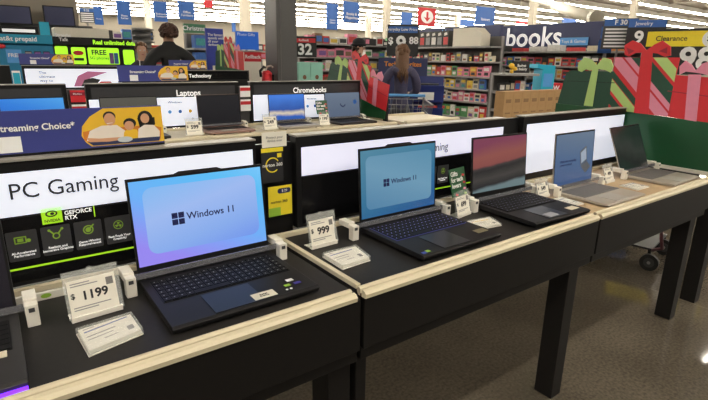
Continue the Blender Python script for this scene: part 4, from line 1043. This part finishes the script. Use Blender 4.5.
# big price signs
def price_sign(label, loc, rz, w, h, price, head, headm, size, htxt='', foot=True, small='', dx=0, tx=None, dz=0, pre=''):
    t = thing('price_sign', label, 'sign', loc, rz, 'black hanging price signs')
    MB().box((-w/2, 0, 0), (w/2, .03, h), mat('sign_black', (.014, .014, .015), .5)).build('board', t, bevel=.003)
    MB().rect(-w/2 + .02, h - head, w/2 - .02, h - .03, -.002, headm).build('header', t)
    if htxt: text(htxt, head*(.5 if tx is None else .4), WHT if headm != YELB else INK, t, (-w*.05 if tx is None else tx, -.005, h - head*.5 - .012), bold=.01)
    text(price, size, WHT, t, (dx, -.005, (h - head)*.5 + dz), bold=.03, ext=.001)
    if small: text(small, size*.45, WHT, t, (dx + size*.62, -.005, (h - head)*.5 + size*.18), bold=.03, ext=.001)
    if pre: text(pre, size*.45, WHT, t, (dx - size*.50, -.005, (h - head)*.5 + size*.16), bold=.03, ext=.001)
    for sd in (-1, 1): MB().box((sd*w*.42 - .01, .031, -loc[2]), (sd*w*.42 + .01, .05, h*.5), SHELF).build('post', t)
    return t
p = atY(402, 60, 6.4)
price_sign('black price sign reading $9.88 above the person in purple grey', (p.x, 6.4, 1.53), R(-38), .52, .50, '9', .13, BLUE, .34, 'Everyday Low Price', small='88', dx=-.03, pre='$')
p = atY(306, 52, 7.6)
price_sign('black price sign with the number 32 right of the grey pillar', (p.x - .02, 7.6, 1.49), R(-30), .40, .34, '32', .10, RED, .25, 'Rollback')
t = price_sign('large black sign with a yellow Clearance strip and the number 98, behind the gift bows', (7.25, 2.58, 1.34), R(-76), 1.25, .56, '98', .215, YELB, .38, 'Clearance', dx=-.02, tx=-.33, dz=.01)
MB().quad(circ(.10, .435, .10, 20), -.004, WHT).build('round_badge', t); text('$6', .10, INK, t, (.10, -.008, .435), bold=.02)

# gondola behind the gift bows (F30 stand)
t = thing('aisle_marker', 'aisle marker with blue F30 header over white lines', 'sign', (9.5, 4.73, 1.73), R(-60))
MB().box((-.28, 0, 0), (.28, .04, .53), DKG).build('board', t); MB().rect(-.27, .40, .27, .52, -.002, BLUE).build('header', t); text('F 30', .12, WHT, t, (0, -.005, .46), bold=.02)
mb = MB()
for k in range(6): mb.rect(-.24, .03 + .06*k, .24, .06 + .06*k, -.002, WHT)
mb.build('lines', t); MB().box((-.02, .041, -1.73), (.02, .07, .3), SHELF).build('post', t)
t = thing('price_screen', 'dark price board with a blue header right of the F30 marker', 'sign', (9.5, 4.27, 1.71), R(-60))
MB().box((-.30, 0, 0), (.30, .04, .50), INK).build('board', t); MB().rect(-.29, .38, .29, .50, -.002, BLUE).build('header', t); text('Jewelry', .09, WHT, t, (-.05, -.005, .44)); text('9', .30, WHT, t, (-.10, -.005, .20), bold=.03); MB().box((-.02, .041, -1.71), (.02, .07, .3), SHELF).build('post', t)
t = thing('aisle_marker', 'tall blue corner signs on a post at the right end of the books band', 'sign', (9.7, 5.05, 0), R(-60))
MB().box((-.03, 0, 0), (.03, .06, 1.75), SHELF).build('post', t); MB().box((-.12, -.03, 1.93), (.10, .0, 2.14), BLUE).build('upper_panel', t); MB().box((-.14, -.03, 1.66), (.10, 0, 1.90), BLUE).build('lower_panel', t); MB().box((-.01, 0, 1.75), (.01, .02, 2.0), SHELF).build('stem', t)
t = thing('shelf_banner', 'wide blue label hanging on the right of the books band', 'sign', (10.97, 6.75, 1.86), R(-90)); MB().box((-.05, -.02, 0), (.62, -.002, .17), BLUEL).build('panel', t); text('Toys & Games', .10, WHT, t, (.28, -.023, .085)); MB().box((.2, -.001, .0), (.3, .025, .1), SHELF).build('bracket', t)

# ================================================================ LEFT BACKGROUND: phone department
t = thing('phone_kiosk', 'teal prepaid phone kiosk at the far left', 'kiosk', (-.6, 8.5, 0), 0)
MB().box((0, 0, 0), (1.47, .5, 1.60), TEAL).build('cabinet', t, bevel=.005)
hp = MB().box((0, -.06, 1.60), (1.47, .45, 1.72), mat('teal_bright', (.01, .28, .46), .4)).build('header', t, bevel=.004)
text('at&t prepaid', .085, WHT, hp, (1.07, -.063, 1.66), bold=.02)
pp = MB().rect(.90, 1.34, 1.08, 1.52, -.003, BLUEL).build('poster', t); text('FREE', .07, WHT, pp, (.99, -.006, 1.44), bold=.02)
for k in range(3):
    b = MB().box((1.12 + .11*k, -.02, 1.34), (1.20 + .11*k, -.003, 1.50), INK).rect(1.125 + .11*k, 1.35, 1.195 + .11*k, 1.49, -.021, CM['purple' if k else 'grey']).build('demo_phone', t)
mb = MB().ball((.86, -.03, 1.56), (.05, .012, .03), RED, 12, 8).build('red_tag', t, smooth=True)
MB().box((1.34, -.02, 1.724), (1.46, .0, 1.90), CYAN).build('top_card', t)
MB().box((.55, -.02, 1.724), (1.32, .2, 1.83), BLK).rect(.9, 1.75, 1.28, 1.79, -.021, WHTE).build('upper_sign', t)
t = thing('phone_kiosk', 'black phone kiosk with lime panels reading FREE', 'kiosk', (.88, 8.5, 0), 0)
MB().box((0, 0, 0), (1.10, .5, 1.62), BLK).build('cabinet', t, bevel=.005)
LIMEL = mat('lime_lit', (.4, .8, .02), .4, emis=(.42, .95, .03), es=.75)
MB().box((0, -.05, 1.60), (1.06, .4, 1.71), BLK).build('header', t, bevel=.004)
text('Real unlimited data', .085, LIMEL, t, (.80, -.054, 1.645), bold=.03, sx=.9)
text('Straight\nTalk', .065, WHT, t, (.13, -.054, 1.70), bold=.02)
for x0, x1, z0, z1, nm in ((.01, .17, 1.33, 1.58, ''), (.215, .40, 1.33, 1.57, ''), (.43, .86, 1.33, 1.57, 'FREE'), (.92, 1.08, 1.33, 1.55, '')):
    pn = MB().quad(rrect(x0, z0, x1, z1, .02), -.003, LIMEL).build('lime_panel', t)
    if nm: text('FREE', .10, INK, pn, (x0 + .15, -.006, 1.50), bold=.03); text('5G phones', .06, INK, pn, (x0 + .15, -.006, 1.42), bold=.01); 
    if x0 == .215: MB().quad(circ(.305, 1.49, .07, 14, .035), -.006, RED).build('logo', pn); MB().quad(rrect(.24, 1.38, .37, 1.42, .01), -.006, INK).build('label_strip', pn)
for k in range(2): MB().box((.72 + .065*k, -.03, 1.34), (.775 + .065*k, -.006, 1.50), CM['blue' if k else 'purple']).build('demo_phone', t)
# white box on top of the kiosk & TVs
t = thing('long_box', 'long white box on top of the black phone kiosk', 'box', (.93, 8.75, 1.715), 0); MB().box((0, -.15, 0), (.72, .2, .13), mat('white_carton', (.72, .67, .56), .6)).build('box', t, bevel=.004)
dw = MB().box((-2.5, 12.0, 0), (2.0, 12.15, 2.05), mat('dark_slatwall', (.10, .10, .10), .6)).build('display_wall'); tag(dw, 'dark grey slat wall under the two televisions', 'display wall')
dw = MB().box((-2.5, 12.16, 0), (1.78, 12.3, 2.75), WALLM).build('display_wall'); tag(dw, 'cream display wall behind the two televisions', 'display wall')
dw = MB().box((-2.5, 11.9, 2.752), (1.78, 12.2, 2.95), RED).build('wall_header'); tag(dw, 'red strip along the top of the cream display wall', 'sign')
for k, (a, b) in enumerate((((-8, 4), (33, 25)), ((42, 5), (76, 27)))):
    A = atY(a[0], a[1], 11.8); B = atY(b[0], b[1], 11.8)
    x0, x1, z0, z1 = A.x, B.x, B.z, A.z
    t = thing('television', ('dark television cut by the left edge of the photo', 'dark television second from the left, with faint reflections')[k], 'television', (x0, 11.8, 2.0), 0, 'televisions on the display wall')
    MB().box((0, 0, z0 - 2), (x1 - x0, .05, z1 - 2), BLK).build('casing', t, bevel=.004)
    MB().rect(.02, z0 - 1.98, x1 - x0 - .02, z1 - 2.02, -.002, screen_mat('tv_screen', [(0, (.012, .014, .035)), (1, (.03, .03, .06))], (1, 0, .5), .8, wave=(4, .5))).build('screen', t)
    MB().box(((x1-x0)/2 - .1, .05, z0 - 1.95), ((x1-x0)/2 + .1, .20, z0 - 1.80), BLK).build('wall_mount', t)

# department signs hanging from the roof
def hang(label, px0, py0, px1, py1, D, txt='', m=None, rz=0, arrow=False):
    A = atY(px0, py0, D); B = atY(px1, py1, D); w_ = (B.x - A.x); h_ = abs(A.z - B.z)
    t = thing('hanging_sign', label, 'sign', ((A.x + B.x)/2, D, min(A.z, B.z)), rz, 'department signs hanging from the roof')
    MB().box((-w_/2, 0, 0), (w_/2, .06, h_), m or BLUE).build('panel', t, bevel=.004)
    if txt: text(txt, min(w_*.20, h_*.2), WHT, t, (0, -.006, h_*.32), bold=.01)
    if arrow:
        MB().quad(circ(0, h_*.52, w_*.36, 20, h_*.36), -.004, WHT).build('disc', t)
        MB().quad([(0, h_*.25), (w_*.2, h_*.5), (w_*.06, h_*.46), (w_*.06, h_*.78), (-w_*.06, h_*.78), (-w_*.06, h_*.46), (-w_*.2, h_*.5)], -.008, RED).build('arrow', t)
    mb = MB()
    for sd in (-1, 1): mb.box((sd*w_*.4 - .01, .02, h_), (sd*w_*.4 + .01, .04, CEIL + .5 - t.location.z), SHELF)
    mb.build('hanger', t)
hang('narrow blue hanging sign left of the two large left ones', 93, 6, 104, 25, 18, 'Phones')
hang('large blue hanging sign at the top left, nearest the televisions', 116, 0, 132, 25, 16, 'Photo\nCenter')
hang('blue hanging sign just above the brown-haired head', 153, 1, 168, 22, 17, 'Bedroom\nFurniture')
hang('blue hanging sign right of the brown-haired head', 178, 1, 195, 20, 17, 'Office\nFurniture')
hang('small red hanging sign between the left blue signs and the pillar', 204, 0, 213, 8, 22, '', RED)
hang('blue hanging sign right of the grey pillar', 327, 3, 338, 30, 18, 'Home\nDecor')
hang('blue hanging sign above the black beanie', 344, 1, 359, 23, 16, 'Books &\nMagazines')
hang('small blue hanging sign left of the red arrow sign', 402, 12, 412, 27, 22, '')
hang('red hanging sign with a white disc and red arrow', 419, 7, 435, 27, 16, '', RED, arrow=True)
hang('blue hanging sign above the left book shelving', 477, 6, 494, 26, 16, 'Stationery')
hang('low blue hanging sign left of the one above the book shelving', 461, 19, 474, 27, 24, '')
hang('thin red hanging sign above the books lettering', 517, 21, 534, 25, 24, '', RED)
hang('small blue hanging sign above the books band', 563, 18, 576, 24, 24, '')
hang('narrow blue hanging sign far behind the blue screen sign', 232, 22, 236, 32, 24, '')

# vertical roof columns far away
colm = mat('column_paint', (.52, .47, .38), .7)
for k, (px, D, wd) in enumerate(((246, 30, .55), (386, 26, .4), (530, 20, .40), (629, 14, .30), (60, 40, .5), (150, 50, .5), (368, 44, .5), (456, 40, .5))):
    A = atY(px, 40, D)
    o = MB().box((-wd/2, -wd/2, 0), (wd/2, wd/2, CEIL + .5), colm).build('trim_%d' % (30 + k), None, (A.x, D, 0)); struct(o)
# white air duct, upper right
t = thing('air_duct', 'white round air duct under the roof above the books sign', 'duct', (0, 0, 0))
A = atX(555, 6, 17); B = atX(597, 18, 13); mb = MB(); DUCT = mat('duct_white', (.62, .57, .46), .5)
mb.tube([A, B], .17, DUCT, 16); mb.build('duct', t, smooth=True)
mb = MB(); mb.tube([B + (A-B)*.05, B], .19, DUCT, 16); mb.build('collar', t); mb = MB(); mb.tube([A + (A - B)*1.3, A], .09, DUCT, 12); mb.build('inlet_pipe', t)
mb = MB(); mb.box((-.015, -.015, 0), (.015, .015, CEIL + .5 - A.z - .2), SHELF); mb.build('hanger', t, (A.x, A.y, A.z + .2))

# mid-background shelving left of the pillar and between pillar and woman
G = 'background shelving'
def bgshelf(label, px0, px1, D, ztop, zs, pal, where, kindname='goods_box', cat='box', wr=(.16, .30), hr=(.14, .26), header=None):
    A = atY(px0, 60, D); B = atY(px1, 60, D); L = B.x - A.x
    gondola(label, (A.x, D, 0), 0, L, zs, depth=.45, hback=ztop, group=G)
    for i, z_ in enumerate(zs):
        if z_ > ztop - .02: pass
        mh = min(hr[1], (zs[i-1] - z_ - .045) if i else .3)
        stock((A.x, D, 0), 0, L, z_, 'x', pal, wr, (min(hr[0], mh*.7), mh), .16, 'shelf %s of %s' % (['one', 'two', 'three', 'four', 'five'][i], where.replace('the ', '')), 'goods on ' + where, cat=cat, kindname=kindname, gap=(0, .03), off=.2)
    if header:
        h = thing('shelf_header', header[0], 'sign', (A.x, D - .03, ztop + .01)); MB().box((0, 0, 0), (L, .05, header[3]), header[1]).build('panel', h)
        if header[2]: text(header[2], header[3]*.7, WHT, h, (L/2, -.004, header[3]*.5), bold=.02)
    return A.x, L
bgshelf('shelving of pink and red goods right of the 32 sign', 298, 352, 10.8, 2.0, [1.83, 1.52, 1.20, .9], ['pink', 'red', 'white', 'brown', 'pink'], 'the pink and red shelving', header=None)
bgshelf('shelving of dark goods left of the $9.88 sign', 356, 398, 12.2, 2.1, [1.88, 1.55, 1.2], ['black', 'grey', 'green', 'white', 'black'], 'the shelving left of the $9.88 sign')
bgshelf('long low shelving with blue and red boxes behind the left phone kiosks', 66, 150, 14.0, 2.0, [1.86, 1.6], ['blue', 'white', 'black', 'blue', 'teal'], 'the shelving behind the phone kiosks')
bgshelf('shelving with a green header left of the indigo standee', 186, 207, 9.5, 1.88, [1.62, 1.42, 1.2], ['blue', 'white', 'red'], 'the shelving left of the indigo standee', header=('green shelf header with a red end', mat('header_green', (.06, .20, .10), .5), 'Christmas', .16))
bgshelf('shelving of red goods behind the dark-vested person', 133, 166, 12.5, 1.60, [1.52, 1.3], ['red', 'red', 'white', 'grey'], 'the shelving of red goods')
bgshelf('shelving behind the blue screen sign', 207, 262, 15.0, 1.85, [1.70, 1.45], ['black', 'red', 'white', 'blue', 'grey'], 'the shelving behind the blue screen sign')
bgshelf('tall shelving far behind the clearance sign', 610, 708, 5.6, 1.75, [1.60, 1.35], ['white', 'pink', 'black', 'red'], 'the shelving behind the clearance sign') if False else None
# grey crates with slats
p = atY(141, 40, 11.0)
t = thing('storage_rack', 'grey metal storage rack above the dark-vested person', 'rack', (p.x - .16, 11.0, 0), 0)
MB().box((0, 0, 0), (.36, .05, 2.02), SHELF).build('back', t)
for z in (1.60, 1.72, 1.84, 1.96): MB().box((0, -.25, z), (.36, -.001, z + .03), SHELFD).build('shelf', t)
# indigo standee sign
p = atY(205, 28, 7.4); q = atY(225, 68, 7.4)
t = thing('standee', 'tall indigo standee with white lines of text left of the far gift board', 'sign', (p.x, 7.4, 0), 0); w_ = q.x - p.x
MB().box((0, 0, 0), (w_, .03, p.z), mat('indigo_bright', (.04, .06, .36), .4)).build('panel', t, bevel=.002)
text('The fastest\nspeeds with\nall your\ndevices', .052, WHT, t, (.03, -.003, p.z - .16), align='LEFT', bold=.01); MB().rect(.08, 1.25, w_ - .08, 1.34, -.002, PAPER).build('paper_label', t)
MB().box((0, -.05, 0), (w_, .1, .02), SHELF).build('stand', t)
# blue display sign
p = atY(236, 31, 8.2); q = atY(259, 50, 8.2)
t = thing('display_sign', 'bright blue rectangular sign left of the grey pillar', 'sign', (p.x, 8.2, 0), 0); w_ = q.x - p.x
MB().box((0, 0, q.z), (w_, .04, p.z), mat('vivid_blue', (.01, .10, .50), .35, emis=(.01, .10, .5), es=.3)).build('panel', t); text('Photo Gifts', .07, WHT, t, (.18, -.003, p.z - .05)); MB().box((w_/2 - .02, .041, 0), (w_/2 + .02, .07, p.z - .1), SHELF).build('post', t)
# red price board and helmet-like appliance
p = atY(244, 52, 7.3); q = atY(262, 80, 7.3)
t = thing('display_sign', 'red and white rollback sign board beside the grey pillar', 'sign', (p.x, 7.3, 0), 0); w_ = q.x - p.x
MB().box((0, 0, 0), (w_, .04, p.z), PAPER).rect(0, p.z - .14, w_, p.z, -.002, RED).build('panel', t); text('Rollback', .075, WHT, t, (w_/2, -.004, p.z - .07), bold=.02)
p = atY(264, 74, 5.9)
t = thing('fire_extinguisher', 'red extinguisher with a black and silver head left of the grey pillar', 'extinguisher', (3.245, 6.50, .985), 0)
MB().box((.07, -.03, .05), (.096, .03, .25), BLK).build('wall_bracket', t)
MB().cyl((0, 0, 0), .075, .26, RED, 20).ball((0, 0, .26), (.075, .075, .05), RED, 16, 8).build('cylinder', t, smooth=True)
MB().tube([(-.03, -.02, .30), (.0, -.02, .36), (.06, -.02, .37), (.09, -.02, .35)], .014, SILV, 8).build('valve', t); MB().tube([(0, 0, .33), (-.05, -.02, .36), (-.11, -.02, .30), (-.10, -.02, .22)], .018, BLK, 8).build('hose', t, smooth=True)
# mint boxes on a low stack
p = atY(298, 62, 6.9); q = atY(323, 80, 6.9)
for k in range(2):
    w_ = (q.x - p.x)/2
    t = thing('storage_box', 'mint green box with a brown clasp, %s one right of the pillar' % ('left', 'right')[k], 'box', (p.x + w_*k, 6.9, 1.0), 0, 'mint boxes'); MB().box((.004, 0, 0), (w_ - .004, .3, p.z - 1.0), MINT).build('box', t, bevel=.004)
    MB().quad(circ(w_/2, .18, .035, 14), -.002, CM['brown']).build('clasp', t)
o = MB().box((p.x - .05, 6.85, 0), (q.x + .05, 7.3, .998), SHELFD).build('riser', None); tag(o, 'dark stand under the mint boxes', 'riser')

# aisle marker far behind the televisions
p = atY(79, 8, 15); q = atY(95, 23, 15); w_ = q.x - p.x; h_ = p.z - q.z
t = thing('aisle_marker', 'aisle marker with a blue header over white lines, right of the televisions', 'sign', (p.x, 15, q.z), 0)
MB().box((0, 0, 0), (w_, .05, h_), DKG).build('board', t); MB().rect(0, h_*.75, w_, h_, -.002, BLUE).build('header', t); text('E 22', h_*.2, WHT, t, (w_/2, -.005, h_*.87), bold=.02)
mb = MB()
for k in range(5): mb.rect(w_*.06, h_*(.05 + .14*k), w_*.94, h_*(.13 + .14*k), -.002, WHT)
mb.build('lines', t); MB().box((w_/2 - .02, .051, -q.z), (w_/2 + .02, .09, h_*.5), SHELF).build('post', t)
